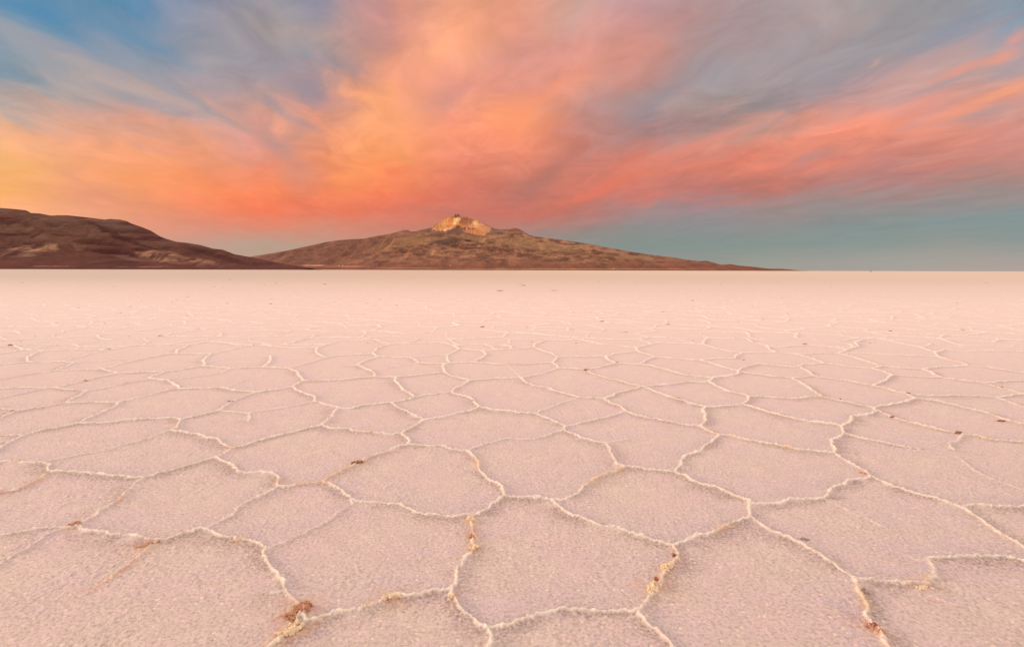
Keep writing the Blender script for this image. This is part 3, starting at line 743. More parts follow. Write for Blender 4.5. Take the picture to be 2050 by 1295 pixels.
lowf = fbm(GX * 2.3, GY * 2.3, 3, 71)
ridn = fbm(GX * 9, GY * 9, 3, 72)
wd = 0.0046 + 0.0050 * ridn + 0.00095 * np.maximum(GY - 3.0, 0) ** .95
hg = (0.0095 + 0.0007 * GY) * (1 - .75 * sstep(14, 50, GY))
sth = ST * sstep(0.18, 0.42, ridn * .7 + ST * .35) * (1 - .8 * sstep(7, 42, GY))
prof = np.exp(-(D / wd) ** 2) * np.clip(sth, 0, 1.4)
skirt = np.exp(-(D / 0.035) ** 2) * np.clip(ST, 0, 1.2)
gran = fbm(GX * 60, GY * 60, 3, 44, .6) - .5
gran2 = np.clip(vnoise(GX * 38, GY * 38, 47) - .62, 0, 1)
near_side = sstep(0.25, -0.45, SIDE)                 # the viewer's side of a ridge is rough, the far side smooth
fr_w = 0.030 + 0.10 * fbm(GX * 3, GY * 3, 2, 61) + 0.004 * GY  # widens with distance so the painted shade line still shows
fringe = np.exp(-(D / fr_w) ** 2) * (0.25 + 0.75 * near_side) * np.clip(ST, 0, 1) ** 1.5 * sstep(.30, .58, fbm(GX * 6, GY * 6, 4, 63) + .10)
fade = sstep(45, 12, GY)
rough = sstep(.38, .62, fbm(GX * 4.2, GY * 4.2, 4, 91, .6))
Z = (hg * prof * (0.45 + 1.1 * fbm(GX * 24, GY * 24, 3, 73)) + 0.0016 * skirt * (.5 + ridn)
     + fade * (gran * (0.0022 + 0.0042 * rough + 0.0075 * fringe + 0.010 * prof) + gran2 * 0.009 * (.15 + rough))
     + (lowf - .5) * 0.010).astype(np.float32)
stain = SN * np.exp(-(D / (0.020 + 0.03 * ridn)) ** 2) * sstep(.35, .6, fbm(GX * 14, GY * 14, 3, 77) + .1)
# odd rusty or yellow spots along ridges
for px, py, L, W_, H_, rot, mt, lab in CLODS:
    if mt in ('mauve_salt',): continue
    g = on_ground(px, py); rad = L * clod_scale(py) * 1.0
    r0 = np.searchsorted(Ys, g[1] - 2 * rad); r1 = np.searchsorted(Ys, g[1] + 2 * rad)
    sub_ = np.hypot(GX[r0:r1] - g[0], GY[r0:r1] - g[1])
    stain[r0:r1] = np.maximum(stain[r0:r1], .6 * np.exp(-(sub_ / rad) ** 2) * sstep(.42, .62, fbm(GX[r0:r1] * 30, GY[r0:r1] * 30, 3, 78) + .06))
spot = sstep(.69, .78, fbm(GX * 3.1, GY * 3.1, 3, 79)) * np.exp(-(D / 0.03) ** 2)
stain = np.maximum(stain, spot * .6)
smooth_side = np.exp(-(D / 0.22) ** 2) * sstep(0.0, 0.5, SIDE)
tail = sstep(61, 48, GY)
Z = Z * tail
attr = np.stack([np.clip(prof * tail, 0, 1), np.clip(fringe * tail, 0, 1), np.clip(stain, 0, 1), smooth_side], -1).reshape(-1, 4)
V = np.stack([GX, GY, Z], -1).reshape(-1, 3)
Fq = grid_faces(NR, NC)
# the same sheet carried on to the horizon all round, a little lower than the near crust
B = 400000.0
outer = []
def radii():
    r = [0.0]; s = 2.0
    while r[-1] < B: r.append(r[-1] + s); s *= 1.5
    r = np.array(r)
    return np.concatenate([-r[:0:-1], r])
rr = radii()
OX, OY = np.meshgrid(rr, rr)
OV = np.stack([OX, OY, np.full_like(OX, -0.03)], -1).reshape(-1, 3)
OF = grid_faces(len(rr), len(rr), len(V))
Vall = np.vstack([V, OV]); Fall = np.vstack([Fq, OF])
attr = np.vstack([attr, np.zeros((len(OV), 4))])
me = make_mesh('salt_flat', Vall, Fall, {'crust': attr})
salt = bpy.data.objects.new('salt_flat', me); col.objects.link(salt)
salt['kind'] = 'structure'
salt['label'] = 'pinkish white cracked salt flat with raised polygon ridges reaching to the horizon'

def new_mat(name):
    m = bpy.data.materials.new(name); m.use_nodes = True
    t = NT(m.node_tree); t.n.clear()
    bs = t.new('ShaderNodeBsdfPrincipled'); o = t.new('ShaderNodeOutputMaterial')
    t.l.new(bs.outputs[0], o.inputs[0])
    return m, t, bs
m, t, bs = new_mat('salt_crust')
geo = t.new('ShaderNodeNewGeometry'); pos = geo.outputs['Position']
at = t.new('ShaderNodeAttribute', attribute_name='crust')
aR, aG, aB = t.new('ShaderNodeSeparateColor'), None, None
t.l.new(at.outputs['Color'], aR.inputs[0])
ridge_f, fringe_f, stain_f = aR.outputs[0], aR.outputs[1], aR.outputs[2]
smooth_f = at.outputs['Alpha']
n_patch = t.noise(pos, 2.2, 6, 0.70)
n_mid = t.noise(pos, 9.0, 5, 0.65)
n_grain = t.noise(pos, 62.0, 5, 0.75)
n_far = t.noise(pos, 0.012, 4, 0.5)
base = t.mix(t.rng(n_patch['Fac'], 0.38, 0.62, smooth=True), (0.755, 0.63, 0.56, 1), (0.745, 0.575, 0.60, 1))
base = t.mix(t.rng(n_mid['Fac'], 0.35, 0.68), base, (0.65, 0.55, 0.49, 1))
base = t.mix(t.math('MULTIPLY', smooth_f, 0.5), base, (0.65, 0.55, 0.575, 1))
# crust crystals: pale and dull grains
px_, py_, pz_ = t.sep(pos)
nearf = t.rng(py_, 3.0, 16.0, 1.0, 0.25)
gr = t.rng(n_grain['Fac'], 0.30, 0.70, -1.0, 1.0)
base = t.mix(t.math('MULTIPLY', t.math('MULTIPLY', t.math('MAXIMUM', gr, 0.0), nearf), 0.75), base, (0.84, 0.72, 0.63, 1))
base = t.mix(t.math('MULTIPLY', t.math('MULTIPLY', t.math('MAXIMUM', t.math('MULTIPLY', gr, -1.0), 0.0), nearf), 0.80), base, (0.36, 0.255, 0.22, 1))
vo = t.new('ShaderNodeTexVoronoi'); t.l.new(t.vec('ADD', pos, t.vec('SCALE', n_grain['Color'], scale=.02)), vo.inputs['Vector']); vo.inputs['Scale'].default_value = 27
crumb = t.math('MULTIPLY', t.rng(vo.outputs['Distance'], 0.36, 0.18), t.rng(vo.outputs['Color'], 0.50, 0.66))
base = t.mix(t.math('MULTIPLY', crumb, t.math('MULTIPLY', nearf, 0.75)), base, (0.97, 0.84, 0.70, 1))
# rough fringe on the viewer's side, darkened to paint shade at the ridge foot
fringe_shade = t.math('MULTIPLY', fringe_f, t.rng(n_grain['Fac'], 0.62, 0.40, 0.1, 1.0))
base = t.mix(t.math('MULTIPLY', fringe_shade, 0.72, clamp=True), base, (0.26, 0.165, 0.125, 1))
stc = t.mix(t.rng(n_mid['Fac'], 0.42, 0.58), (0.62, 0.27, 0.13, 1), (0.80, 0.58, 0.30, 1))
base = t.mix(t.math('MULTIPLY', stain_f, 0.75), base, stc)
# brightening of the salt at grazing view, painted into the colour by distance
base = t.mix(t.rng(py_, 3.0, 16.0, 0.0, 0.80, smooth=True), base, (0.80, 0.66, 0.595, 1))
base = t.mix(t.rng(t.math('LOGARITHM', t.math('MAXIMUM', py_, 1.0), 10.0), 1.25, 2.1, 0.0, 0.97, smooth=True), base, t.mix(t.rng(px_, -60.0, 120.0), (0.56, 0.475, 0.375, 1), (0.66, 0.545, 0.43, 1)))  # beige tint towards the horizon
base = t.mix(t.math('MULTIPLY', t.math('POWER', ridge_f, 0.85), 1.0, clamp=True), base, t.mix(t.math('MULTIPLY', stain_f, 0.7), (0.98, 0.90, 0.77, 1), stc))
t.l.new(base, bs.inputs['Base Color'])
bs.inputs['Roughness'].default_value = 0.62
bs.inputs['Specular IOR Level'].default_value = 0.35
bmp = t.new('ShaderNodeBump'); bmp.inputs['Distance'].default_value = 0.010
t.put(bmp.inputs['Strength'], t.rng(py_, 4.0, 22.0, 0.9, 0.12))
hsum = t.math('ADD', t.math('MULTIPLY', n_grain['Fac'], 1.25), t.math('MULTIPLY', t.math('ADD', n_mid['Fac'], t.math('MULTIPLY', crumb, 0.6)), 0.9))
t.l.new(hsum, bmp.inputs['Height'])
t.l.new(bmp.outputs[0], bs.inputs['Normal'])
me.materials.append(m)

# ------------------------------------------------------------------ hills
HILL_PX = [(-900,500),(-700,470),(-500,440),(-300,425),(-150,418),(-60,415),(0,416.5),(33,419),(53,421.5),(62,426.6),(79,427.4),(101,431.7),(134,431),(162,434),(188,437),(210,439.8),(221,438.5),(241,439.8),(254,443),(264,448),(282,454),(302,462),(317,472),(332,478),(353,484),(373,486),(401,490.6),(426,497.7),(446,500),(469,509),(497,514),(520,518),(537,522),(565,527.5),(593,532),(613,535.5),(632,539)]
VOLC_PX = [(300,538),(380,532),(440,523),(494,515),(514,512),(551,506),(579,501),(599,496.4),(616,493),(650,485),(678,481),(706,479),(729,478),(757,472),(780,468.7),(797,464),(808,460.5),(817,460.5),(822,464),(834,463),(842,460.5),(865,455.8),(870.5,450),(878.7,447),(885.6,441.7),(892,439.4),(900.6,434.6),(907.4,433),(909.5,430),(911,428),(914,430.5),(917.7,427.8),(920.4,432),(924.5,434.6),(933,434.6),(940,436.6),(947.7,438.7),(956.6,441.4),(964.8,446),(974,449.6),(982.5,454.4),(990.7,457.5),(1003,459),(1010,459),(1021,458.8),(1031,456.4),(1040,459),(1051,465),(1060,471),(1074,474),(1086,475),(1097,477.5),(1117,478.7),(1143,483.4),(1177.5,488),(1203,493),(1228,497.7),(1263,504),(1301,510),(1342,514.5),(1377,520.5),(1403,523),(1415,522),(1428,526),(1444,530),(1463,528.8),(1479,531.6),(1514,534.8),(1539,538),(1567,538.2),(1582,541.5)]
def skyline(pts, dist):
    p = np.array(pts, float); d = ray(p[:, 0], p[:, 1])
    return d[:, 0] / d[:, 1] * dist, CAM_H + d[:, 2] / d[:, 1] * dist

class Terrain:
    """ridge line at depth Y0 with the skyline's heights, slopes falling to the salt in front and behind"""
    def __init__(s, pts, Y0, W, Wt, tops=None, seed=1, amp=0.13, p=1.25, gul=420.0):
        s.x, s.z = skyline(pts, Y0); s.Y0, s.W, s.Wt, s.seed, s.amp, s.p, s.gul = Y0, W, Wt, seed, amp, p, gul
        s.top = skyline(tops, Y0) if tops else None
        s.zmax = s.z.max()
    def height(s, X, Y):
        H = np.interp(X, s.x, s.z, left=0, right=0)
        Hs = np.interp(X, *s.top) if s.top else H
        Hs = np.minimum(H, Hs)
        Wx = s.Wt + (s.W - s.Wt) * np.clip(Hs / s.zmax, 0, 1) ** .8
        Wx = Wx * (0.80 + 0.4 * fbm(X / (s.gul * 5), X * 0 + 3.3, 3, s.seed + 9))
        t = (s.Y0 - Y) / Wx
        f = np.where(t > 0, np.clip(1 - t, 0, 1) ** s.p, np.clip(1 + t * 1.2, 0, 1) ** 1.1)
        u = X / s.gul + 1.6 * (fbm(X / (s.gul * 2.4), Y / (s.gul * 3), 3, s.seed + 3) - .5)
        g = ridged(u, Y / (s.gul * 2.6), 5, s.seed, .52)
        g2 = fbm(X / (s.gul * 1.9), Y / (s.gul * 1.9), 4, s.seed + 40)
        env = np.clip(t * 3.2, 0, 1) * np.clip((1 - t) * 2.4, 0, 1)
        z = Hs * f * (1 + env * ((g - .62) * s.amp * 5.0 + (g2 - .5) * s.amp * 3.0))
        if s.top is not None:
            tt = (s.Y0 - Y) / 1250.0
            ff = np.where(tt > 0, np.clip(1 - tt, 0, 1) ** 1.15, np.clip(1 + tt * 2, 0, 1))
            gg = ridged(X / 170.0, Y / 900.0, 4, s.seed + 77, .55)
            z = z + (H - Hs) * ff * (1 + np.clip(tt * 5, 0, 1) * (gg - .6) * 1.1)
        z = np.where((f <= 0), -3.0, z - 1.5 * (1 - f))
        return z
    def hit(s, px, py):
        d = ray(px, py); d = d / d[1]
        Yv = np.linspace(s.Y0 - s.W * 1.6, s.Y0, 3000)
        z = s.height(d[0] * Yv, Yv); zz = CAM_H + d[2] * Yv
        k = np.argmax(z > zz) if (z > zz).any() else int(np.argmin(np.abs(z - zz)))
        return np.array([d[0] * Yv[k], Yv[k], z[k]])
    def mesh(s, name, xs, ts):
        X, T = np.meshgrid(xs, ts)
        Y = s.Y0 - T
        # keep view directions stable: columns fan out from the crest line straight towards the salt
        Zv = s.height(X, Y)
        V = np.stack([X, Y, Zv], -1)
        return X, Y, Zv, V.reshape(-1, 3), grid_faces(len(ts), len(xs))[:, ::-1]

def patch(PX, PY, cx, cy, rx, ry, tilt=0.0, soft=.35):
    """a patch of ground of another rock or soil, soft edged"""
    c, s_ = math.cos(R(tilt)), math.sin(R(tilt))
    u = ((PX - cx) * c - (PY - cy) * s_) / rx; v = ((PX - cx) * s_ + (PY - cy) * c) / ry
    return sstep(1 + soft, 1 - soft, np.sqrt(u * u + v * v))

def lay(C, m, c, a=1.0):
    m = np.clip(m * a, 0, 1)[..., None]
    return C * (1 - m) + np.array(c) * 0.88 * m

# ---- volcano
SHOULDER = [(300,538),(440,523),(494,515),(551,506),(616,493),(650,485),(729,478),(780,468.7),(808,462),(842,462),(865,458),(900,456),(940,456),(985,458),(1003,459),(1031,457),(1051,465),(1074,474),(1117,479),(1582,541.5)]
volc = Terrain(VOLC_PX, 15000.0, 5200.0, 1200.0, tops=None, seed=4, amp=0.14, p=1.3, gul=520.0)
vx, vz = skyline(VOLC_PX, 15000.0)
sxx, szz = skyline(SHOULDER, 15000.0)
volc.top = (sxx, szz)
xs = np.concatenate([np.linspace(-10700, -2600, 420, endpoint=False), np.linspace(-2600, 300, 520, endpoint=False), np.linspace(300, 8300, 400)])
ts = np.concatenate([np.linspace(-3800, 0, 26, endpoint=False), np.linspace(0, 1300, 90, endpoint=False), np.linspace(1300, 6600, 150)])
X, Y, Zv, V, Fq = volc.mesh('volcano', xs, ts)
PX, PY = to_px(np.stack([X * 15000.0 / np.maximum(Y, 8000), np.full_like(Y, 15000.0), Zv * 15000.0 / np.maximum(Y, 8000)], -1))
wxn = (fbm(X / 420, Y / 900, 4, 301) - .5); wyn = (fbm(X / 420, Zv / 90, 4, 305) - .5)
QX = PX + wxn * 26; QY = PY + wyn * 9
nA = fbm(X / 520, Zv / 150 + Y / 3000, 5, 311, .6); nB = fbm(X / 190, Zv / 60 + Y / 1500, 5, 313, .62); nC = fbm(X / 2200, Y / 2200, 4, 317)
C = np.zeros(X.shape + (3,)) + np.array([0.235, 0.120, 0.070])
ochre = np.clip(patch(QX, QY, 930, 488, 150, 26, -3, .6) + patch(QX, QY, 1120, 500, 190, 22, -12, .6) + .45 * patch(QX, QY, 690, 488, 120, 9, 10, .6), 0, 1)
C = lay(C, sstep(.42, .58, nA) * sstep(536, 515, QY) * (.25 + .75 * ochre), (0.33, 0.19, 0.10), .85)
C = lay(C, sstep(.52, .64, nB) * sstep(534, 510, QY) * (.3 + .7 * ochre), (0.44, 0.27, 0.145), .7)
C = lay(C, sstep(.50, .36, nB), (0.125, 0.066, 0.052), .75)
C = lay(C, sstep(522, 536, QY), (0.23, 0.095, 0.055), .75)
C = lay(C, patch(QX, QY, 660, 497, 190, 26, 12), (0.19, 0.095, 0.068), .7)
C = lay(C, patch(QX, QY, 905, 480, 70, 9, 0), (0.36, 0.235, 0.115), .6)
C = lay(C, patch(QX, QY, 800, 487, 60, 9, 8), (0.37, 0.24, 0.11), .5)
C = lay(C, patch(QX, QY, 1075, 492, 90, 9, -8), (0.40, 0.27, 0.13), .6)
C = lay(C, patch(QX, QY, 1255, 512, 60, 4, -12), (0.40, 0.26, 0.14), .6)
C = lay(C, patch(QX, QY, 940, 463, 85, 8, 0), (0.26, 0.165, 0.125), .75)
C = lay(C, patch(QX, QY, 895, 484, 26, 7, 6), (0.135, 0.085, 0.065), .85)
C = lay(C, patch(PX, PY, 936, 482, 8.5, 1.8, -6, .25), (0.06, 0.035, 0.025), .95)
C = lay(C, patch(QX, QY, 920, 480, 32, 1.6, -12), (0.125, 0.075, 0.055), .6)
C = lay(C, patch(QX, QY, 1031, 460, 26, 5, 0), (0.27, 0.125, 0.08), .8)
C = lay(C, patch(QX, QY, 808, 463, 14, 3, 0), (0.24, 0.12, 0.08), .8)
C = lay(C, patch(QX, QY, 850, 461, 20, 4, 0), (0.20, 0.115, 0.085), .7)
# summit: pale and rusty rock faces
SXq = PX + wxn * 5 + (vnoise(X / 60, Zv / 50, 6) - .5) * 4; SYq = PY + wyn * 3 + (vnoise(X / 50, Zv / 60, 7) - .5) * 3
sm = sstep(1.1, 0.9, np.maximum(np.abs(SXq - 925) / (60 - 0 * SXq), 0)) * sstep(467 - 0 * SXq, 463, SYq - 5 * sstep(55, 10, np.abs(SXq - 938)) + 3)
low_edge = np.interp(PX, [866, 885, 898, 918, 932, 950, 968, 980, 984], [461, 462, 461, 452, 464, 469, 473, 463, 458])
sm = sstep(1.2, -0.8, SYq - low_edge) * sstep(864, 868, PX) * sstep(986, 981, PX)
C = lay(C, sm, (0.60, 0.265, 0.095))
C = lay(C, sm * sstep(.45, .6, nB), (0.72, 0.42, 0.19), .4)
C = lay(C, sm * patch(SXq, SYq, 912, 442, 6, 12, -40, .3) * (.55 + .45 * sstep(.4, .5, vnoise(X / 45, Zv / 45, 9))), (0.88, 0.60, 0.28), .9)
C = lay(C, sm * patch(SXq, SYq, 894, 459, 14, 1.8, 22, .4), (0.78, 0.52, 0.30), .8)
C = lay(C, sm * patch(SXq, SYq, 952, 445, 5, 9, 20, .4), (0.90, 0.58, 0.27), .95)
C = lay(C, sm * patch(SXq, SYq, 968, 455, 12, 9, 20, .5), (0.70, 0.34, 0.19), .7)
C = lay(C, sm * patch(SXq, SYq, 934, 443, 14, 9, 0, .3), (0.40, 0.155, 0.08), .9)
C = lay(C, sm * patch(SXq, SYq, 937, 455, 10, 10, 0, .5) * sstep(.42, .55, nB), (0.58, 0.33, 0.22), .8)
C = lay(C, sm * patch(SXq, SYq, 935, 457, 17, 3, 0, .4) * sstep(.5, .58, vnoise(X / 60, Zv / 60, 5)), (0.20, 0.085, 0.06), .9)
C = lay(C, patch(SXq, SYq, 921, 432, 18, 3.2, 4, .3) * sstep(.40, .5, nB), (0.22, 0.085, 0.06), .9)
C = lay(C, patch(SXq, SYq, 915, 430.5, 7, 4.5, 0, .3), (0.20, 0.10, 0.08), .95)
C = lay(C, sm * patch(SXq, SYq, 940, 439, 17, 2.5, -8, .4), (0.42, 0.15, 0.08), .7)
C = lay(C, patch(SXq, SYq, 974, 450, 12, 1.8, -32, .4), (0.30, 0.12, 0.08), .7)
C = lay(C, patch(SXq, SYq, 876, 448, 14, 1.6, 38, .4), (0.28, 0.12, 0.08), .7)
# at the foot: sandy clearings and a strip of greener scrub
C = lay(C, patch(QX, PY, 628, 531.5, 26, 1.3, 0, .4), (0.62, 0.40, 0.27), .8)
C = lay(C, patch(QX, PY, 700, 533.5, 45, 1.0, 0, .5), (0.55, 0.33, 0.23), .6)
C = lay(C, patch(QX, PY, 820, 536.3, 70, 1.3, 0, .4), (0.36, 0.25, 0.11), .6)
C = lay(C, patch(QX, PY, 1150, 538.2, 260, 0.8, 0, .4), (0.52, 0.36, 0.20), .6)
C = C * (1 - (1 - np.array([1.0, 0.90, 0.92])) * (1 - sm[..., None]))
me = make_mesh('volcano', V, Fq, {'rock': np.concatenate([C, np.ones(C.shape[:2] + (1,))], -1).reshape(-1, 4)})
vo_ = bpy.data.objects.new('volcano', me); col.objects.link(vo_)
vo_['kind'] = 'structure'
vo_['label'] = 'broad brown and olive volcano with an orange rocky summit'
def rock_mat(name, s1, s2, rough=.9, amt=.35, bump=6.0):
    m, t, bs = new_mat(name)
    at = t.new('ShaderNodeAttribute', attribute_name='rock')
    geo = t.new('ShaderNodeNewGeometry')
    p2 = t.vec('MULTIPLY', geo.outputs['Position'], (1, .16, 1.5))
    n1 = t.noise(p2, s1, 6, .65, .3); n2 = t.noise(p2, s2, 5, .65)
    f = t.math('ADD', t.math('MULTIPLY', n1['Fac'], .6), t.math('MULTIPLY', n2['Fac'], .4))
    k = t.rng(f, .36, .64, 1 - amt, 1 + amt)
    t.l.new(t.vec('SCALE', at.outputs['Color'], scale=k), bs.inputs['Base Color'])
    bs.inputs['Roughness'].default_value = rough
    bs.inputs['Specular IOR Level'].default_value = .1
    b = t.new('ShaderNodeBump'); b.inputs['Distance'].default_value = bump; b.inputs['Strength'].default_value = .8
    t.l.new(f, b.inputs['Height']); t.l.new(b.outputs[0], bs.inputs['Normal'])
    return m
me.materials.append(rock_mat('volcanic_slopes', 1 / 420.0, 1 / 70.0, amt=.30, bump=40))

# ---- near hill on the left
hill = Terrain(HILL_PX, 5200.0, 1900.0, 350.0, seed=23, amp=0.16, p=1.05, gul=230.0)
xs = np.linspace(-9700, -2020, 900)
ts = np.concatenate([np.linspace(-1300, 0, 22, endpoint=False), np.linspace(0, 2300, 230)])
X, Y, Zv, V, Fq = hill.mesh('hill', xs, ts)
PX, PY = to_px(np.stack([X * 5200.0 / np.maximum(Y, 2500), np.full_like(Y, 5200.0), Zv * 5200.0 / np.maximum(Y, 2500)], -1))
wxn = (fbm(X / 150, Y / 300, 4, 401) - .5); wyn = (fbm(X / 150, Zv / 40, 4, 405) - .5)
QX = PX + wxn * 24; QY = PY + wyn * 12
nA = fbm((X + Zv * 2.2) / 260, (Zv - X * .12) / 45, 5, 411, .55); nB = fbm(X / 60 , Zv / 22 + Y / 300, 5, 413, .62)
streak = fbm((X + Zv * .8) / 26, Zv / 110, 5, 417, .65)
C = np.zeros(X.shape + (3,)) + np.array([0.115, 0.052, 0.040])
C = lay(C, sstep(.46, .58, nA) * sstep(505, 470, QY), (0.165, 0.098, 0.070), .75)
C = lay(C, sstep(.52, .40, nA), (0.078, 0.030, 0.028), .7)
C = lay(C, patch(QX, QY, 130, 452, 95, 15, -10), (0.165, 0.100, 0.072), .7)
C = lay(C, patch(QX, QY, 225, 450, 40, 8, -12), (0.155, 0.100, 0.080), .7)
C = lay(C, patch(QX, QY, 90, 472, 70, 7, -20), (0.17, 0.10, 0.065), .5)
C = lay(C, patch(QX, QY, 255, 478, 85, 4.5, -22), (0.072, 0.028, 0.028), .75)
C = lay(C, patch(QX, QY, 220, 505, 55, 6, -8), (0.062, 0.018, 0.022), .7)
C = lay(C, patch(QX, QY, 30, 455, 45, 6, 0), (0.20, 0.13, 0.085), .35)
C = lay(C, patch(QX, QY, 95, 495, 82, 7.5, 2) * sstep(.36, .56, streak) * (.35 + .65 * sstep(.38, .56, nB)), (0.42, 0.265, 0.165), .95)
C = lay(C, patch(QX, QY, 35, 508, 45, 9, 0) * sstep(.40, .60, streak), (0.24, 0.15, 0.105), .6)
C = lay(C, patch(QX, QY, 60, 512, 12, 4, 0) , (0.32, 0.22, 0.16), .5)
C = lay(C, patch(QX, QY, 345, 518, 68, 9.5, -10) * sstep(.34, .55, streak) * (.35 + .65 * sstep(.38, .56, nB)), (0.38, 0.235, 0.145), .95)
C = lay(C, patch(QX, QY, 405, 524, 42, 5, -14) * sstep(.34, .55, streak), (0.30, 0.18, 0.115), .8)
C = lay(C, patch(QX, QY, 250, 516, 48, 2.5, -4), (0.24, 0.13, 0.105), .55)
C = lay(C, patch(QX, QY, 435, 512, 75, 5, -16), (0.070, 0.026, 0.024), .75)
C = lay(C, sstep(526, 536, QY) , (0.125, 0.045, 0.034), .7)
C = lay(C, patch(QX, PY, 90, 533, 60, .9, 0) * sstep(.45, .55, nB), (0.36, 0.22, 0.15), .7)
C = lay(C, patch(QX, PY, 300, 534, 80, .8, 0) * sstep(.48, .55, nB), (0.32, 0.19, 0.13), .6)
C = C * np.array([1.02, 0.92, 0.88])
me = make_mesh('hill', V, Fq, {'rock': np.concatenate([C, np.ones(C.shape[:2] + (1,))], -1).reshape(-1, 4)})
hi = bpy.data.objects.new('hill', me); col.objects.link(hi)
hi['kind'] = 'structure'
hi['label'] = 'dark red brown hill with tan cliff bands on the left shore'
me.materials.append(rock_mat('hill_slopes', 1 / 130.0, 1 / 22.0, amt=.30, bump=14))

# ------------------------------------------------------------------ small things
def tag(o, label, cat, group=None, kind=None):
    if label: o['label'] = label
    if cat: o['category'] = cat
    if group: o['group'] = group
    if kind: o['kind'] = kind
    return o
def link(name, me, parent=None):
    o = bpy.data.objects.new(name, me); col.objects.link(o)
    if parent: o.parent = parent
    return o

def ground_z(x, y):
    r = int(np.clip(np.searchsorted(Ys, y), 0, NR - 1)); c = int(np.clip(np.searchsorted(SS, x / (Ys[r] + YO)), 0, NC - 1))
    return float(Z[max(r - 2, 0):r + 3, max(c - 2, 0):c + 3].mean())

CL = {}
def clod_mat(name, c1, c2, c3):
    m, t, bs = new_mat(name)
    g = t.new('ShaderNodeNewGeometry')
    n1 = t.noise(g.outputs['Position'], 60, 5, .7); n2 = t.noise(g.outputs['Position'], 240, 4, .7)
    b = t.mix(t.rng(n1['Fac'], .40, .58), (*c1, 1), (*c2, 1))
    b = t.mix(t.rng(n2['Fac'], .52, .66), b, (*c3, 1))
    t.l.new(b, bs.inputs['Base Color']); bs.inputs['Roughness'].default_value = .85
    bu = t.new('ShaderNodeBump'); bu.inputs['Distance'].default_value = .004; bu.inputs['Strength'].default_value = 1
    t.l.new(n2['Fac'], bu.inputs['Height']); t.l.new(bu.outputs[0], bs.inputs['Normal'])
    CL[name] = m
clod_mat('rusty_mud', (0.46, 0.19, 0.10), (0.64, 0.37, 0.22), (0.80, 0.60, 0.42))
clod_mat('yellow_salt', (0.76, 0.58, 0.36), (0.88, 0.74, 0.50), (0.92, 0.84, 0.68))
clod_mat('brown_mud', (0.20, 0.085, 0.05), (0.36, 0.17, 0.10), (0.60, 0.38, 0.26))
clod_mat('red_mud', (0.22, 0.05, 0.035), (0.38, 0.10, 0.06), (0.55, 0.22, 0.14))
clod_mat('mauve_salt', (0.32, 0.20, 0.20), (0.50, 0.37, 0.36), (0.66, 0.54, 0.50))

def clod_mesh(name, L, W, H, seed, n=7):
    """crumbly heap: several rough lumps merged in one mesh, long axis on x"""
    rr_ = random.Random(seed)
    bm = bmesh.new()
    for k in range(n):
        a = rr_.uniform(-1, 1); s = (1 - .55 * abs(a)) * rr_.uniform(.25, .85) * (1.25 if k < 3 else 1)
        mtx = Matrix.Translation((a * L * .48, rr_.uniform(-.5, .5) * W * .8, H * .05)) @ Matrix.Rotation(rr_.uniform(0, 3), 4, 'Z') @ Matrix.Diagonal((max(L * .20, W * .3) * s, W * .36 * s, H * .62 * s, 1))
        bmesh.ops.create_icosphere(bm, subdivisions=3, radius=1, matrix=mtx)
    for v in bm.verts:
        p = v.co
        q = Vector((p.x * 85, p.y * 85, p.z * 85)) + Vector((seed * 3.1, 0, 0))
        from mathutils import noise as mn
        d = mn.fractal(q * 1.6, .8, 2.1, 5) * min(W, H * 2) * .20
        v.co += v.normal * d
    me = bpy.data.meshes.new(name); bm.to_mesh(me); bm.free()
    for p in me.polygons: p.use_smooth = False
    return me
for k, (px, py, L, W_, H_, rot, mt, lab) in enumerate(CLODS):
    g = on_ground(px, py)
    q_ = clod_scale(py); L, W_, H_ = L * q_, W_ * q_, H_ * q_ ** .7
    o = link('salt_clod' if 'salt' in mt else 'mud_clod', clod_mesh('clod', L, W_, H_, 100 + k, 22 if L > .07 else 13))
    o.data.materials.append(CL[mt])
    o.location = (g[0], g[1], ground_z(g[0], g[1]) + 0.001)
    o.rotation_euler = (0, 0, R(rot))
    tag(o, lab, 'salt lump' if 'salt' in mt else 'mud clod')

# specks of mud far out on the crust, too many and too small to count
bm = bmesh.new()
for k in range(130):
    px = random.uniform(-40, 2090); py = 548 + 130 * random.random() ** 1.3 + 10
    g = on_ground(px, py)
    s = random.uniform(.35, 1.0) * (0.010 + 0.0014 * min(g[1], 60)) * (1.4 if random.random() < .12 else .6)
    z0 = 0.0 if g[1] < 60 else -0.03
    mtx = Matrix.Translation((g[0], g[1], z0 + s * .1)) @ Matrix.Rotation(random.uniform(-.4, .4), 4, 'Z') @ Matrix.Diagonal((s * random.uniform(1.5, 4.0), s * .9, s * .40, 1))
    vs = bmesh.ops.create_icosphere(bm, subdivisions=2, radius=1, matrix=mtx)['verts']
    for v in vs: v.co += Vector((random.uniform(-1, 1), random.uniform(-1, 1), random.uniform(-1, 1))) * s * .16
me = bpy.data.meshes.new('mud_specks'); bm.to_mesh(me); bm.free(); me.materials.append(CL['brown_mud'])
sp = link('mud_specks', me)
tag(sp, 'tiny brown mud specks scattered over the distant salt crust', None, kind='stuff')

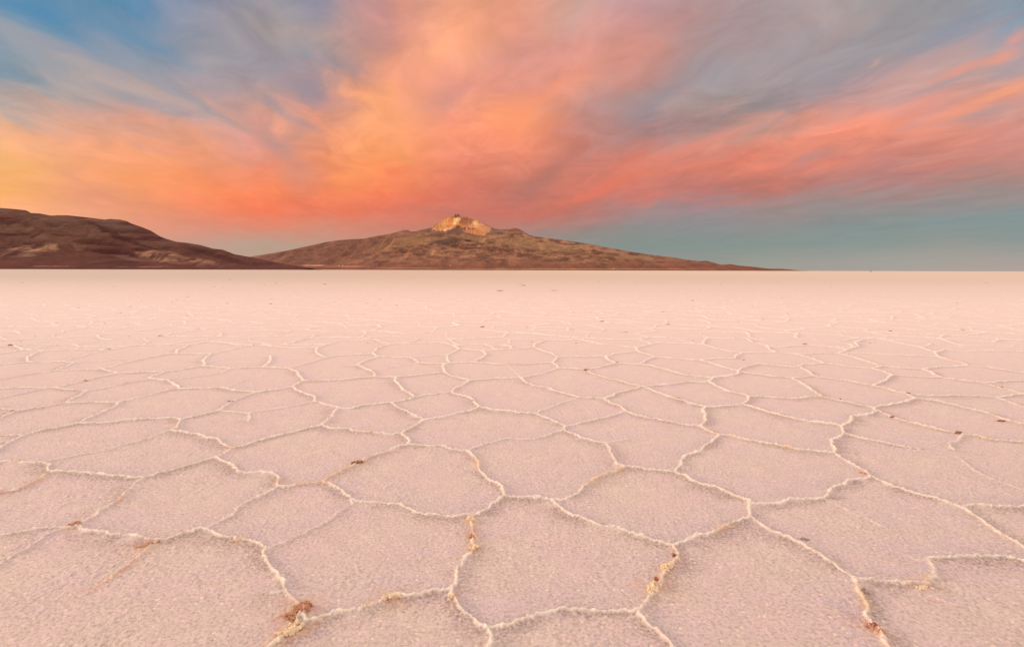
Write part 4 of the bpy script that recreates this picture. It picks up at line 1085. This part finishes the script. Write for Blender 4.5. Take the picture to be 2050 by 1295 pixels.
# ------------------------------------------------------------------ village at the foot of the volcano
def flat_mat(name, c, rough=.8):
    m, t, bs = new_mat(name)
    g = t.new('ShaderNodeNewGeometry'); n1 = t.noise(g.outputs['Position'], .3, 4, .6)
    k = t.rng(n1['Fac'], .35, .65, .85, 1.12)
    rgb = t.new('ShaderNodeRGB'); rgb.outputs[0].default_value = (*c, 1)
    t.l.new(t.vec('SCALE', rgb.outputs[0], scale=k), bs.inputs['Base Color'])
    bs.inputs['Roughness'].default_value = rough
    return m
M_white = flat_mat('whitewash', (0.85, 0.80, 0.74)); M_adobe = flat_mat('adobe', (0.34, 0.20, 0.14)); M_roof = flat_mat('dull_roof', (0.42, 0.30, 0.25)); M_tin = flat_mat('tin_roof', (0.72, 0.70, 0.68)); M_dark = flat_mat('dark_opening', (0.05, 0.04, 0.04))
def box_bm(bm, x0, x1, y0, y1, z0, z1):
    vs = [bm.verts.new(p) for p in ((x0,y0,z0),(x1,y0,z0),(x1,y1,z0),(x0,y1,z0),(x0,y0,z1),(x1,y0,z1),(x1,y1,z1),(x0,y1,z1))]
    for f in ((0,3,2,1),(4,5,6,7),(0,1,5,4),(1,2,6,5),(2,3,7,6),(3,0,4,7)): bm.faces.new([vs[i] for i in f])
def bm_obj(name, build, mat, parent):
    bm = bmesh.new(); build(bm); me = bpy.data.meshes.new(name); bm.to_mesh(me); bm.free(); me.materials.append(mat)
    return link(name, me, parent)
def house(px, py, Wd, Dp, Ht, wall, roof, lab, tower=False, terr=volc):
    p = terr.hit(px, py)
    e = link('church' if tower else 'village_house', None); e.location = (p[0], p[1], p[2] - 1)
    tag(e, lab, 'church' if tower else 'house', None if tower else 'village houses at the foot of the volcano')
    bm_obj('wall', lambda b: box_bm(b, -Wd/2, Wd/2, 0, Dp, -3, Ht), wall, e)
    def rf(b):
        o = .6
        pts = [(-Wd/2-o, -o, Ht+.01), (Wd/2+o, -o, Ht+.01), (Wd/2+o, Dp+o, Ht+.01), (-Wd/2-o, Dp+o, Ht+.01), (-Wd/2-o, Dp/2, Ht+Dp*.3), (Wd/2+o, Dp/2, Ht+Dp*.3)]
        vs = [b.verts.new(q) for q in pts]
        for f in ((0,1,5,4),(2,3,4,5),(0,4,3),(1,2,5),(3,2,1,0)): b.faces.new([vs[i] for i in f])
    bm_obj('roof', rf, roof, e)
    bm_obj('door', lambda b: box_bm(b, -1, 1, -.12, -.02, 0, 4), M_dark, e)
    if tower:
        bm_obj('bell_tower', lambda b: (box_bm(b, -Wd/2-6, -Wd/2-.01, 0, 6, -3, Ht*2.1), box_bm(b, -Wd/2-4.5, -Wd/2-1.5, 1.5, 4.5, Ht*2.1+.01, Ht*2.6)), wall, e)
H = [
 (664,530.5,15,11,6,M_adobe,M_roof,'small brown house standing apart at the left end of the village'),
 (673,532.0,15,10,6,M_adobe,M_roof,'brown house left of the white church'),
 (686,532.6,24,12,8,M_white,M_white,'long white house just right of the church'),
 (694,534.0,26,12,6,M_white,M_tin,'bright white low building below the church'),
 (702,533.6,15,10,6,M_adobe,M_tin,'small house with a pale roof right of the bright low building'),
 (710,533.8,17,10,6,M_white,M_roof,'white house with a brown roof in the middle of the village'),
 (722,534.2,18,10,6,M_adobe,M_roof,'brown house with a gap on both sides in the village centre'),
 (731,533.2,16,10,7,M_adobe,M_tin,'brown house with a pale roof near the right half of the village'),
 (738,533.6,16,10,7,M_white,M_roof,'white house between two brown ones in the right half of the village'),
 (746,533.4,20,11,7,M_adobe,M_roof,'wide brown house in the right half of the village'),
 (755,534.2,16,10,5,M_white,M_tin,'low white house with a pale roof near the right end of the village'),
 (764,534.4,15,10,5,M_adobe,M_roof,'last small brown house at the right end of the village'),
 (1228,538.6,32,13,9,M_white,M_tin,'lone white building on the shore under the right slope of the volcano'),
 (901,531.8,30,12,6,M_white,M_tin,'lone pale building on the shore below the summit'),
]
for h in H: house(*h)
house(679, 532.2, 18, 12, 10, M_white, M_roof, 'white village church with a bell tower at the foot of the volcano', tower=True)

# ------------------------------------------------------------------ upright marker far out on the right
g = on_ground(1743.3, 544.2)
e = link('stone_marker', None); e.location = (g[0], g[1], -0.03)
tag(e, 'tiny dark upright marker standing alone on the salt horizon at the far right', 'marker')
M_stone = flat_mat('dark_stone', (0.09, 0.05, 0.04), .9)
hgt = 3.1 * g[1] / F_PX; wdt = 1.15 * g[1] / F_PX
def pil(b):
    n_ = 6
    prev = None
    for k in range(n_ + 1):
        f = k / n_; r_ = wdt * .5 * (1 - .35 * f) * (1 + .08 * math.sin(k * 2.4))
        ring = [b.verts.new((r_ * math.cos(a), r_ * math.sin(a), hgt * (.12 + .88 * f))) for a in [2 * math.pi * i / 8 for i in range(8)]]
        if prev:
            for i in range(8): b.faces.new((prev[i], prev[(i + 1) % 8], ring[(i + 1) % 8], ring[i]))
        prev = ring
    b.faces.new(prev)
bm_obj('pillar', pil, M_stone, e)
bm_obj('base', lambda b: box_bm(b, -wdt * .7, wdt * .7, -wdt * .7, wdt * .7, 0, hgt * .12), M_stone, e)
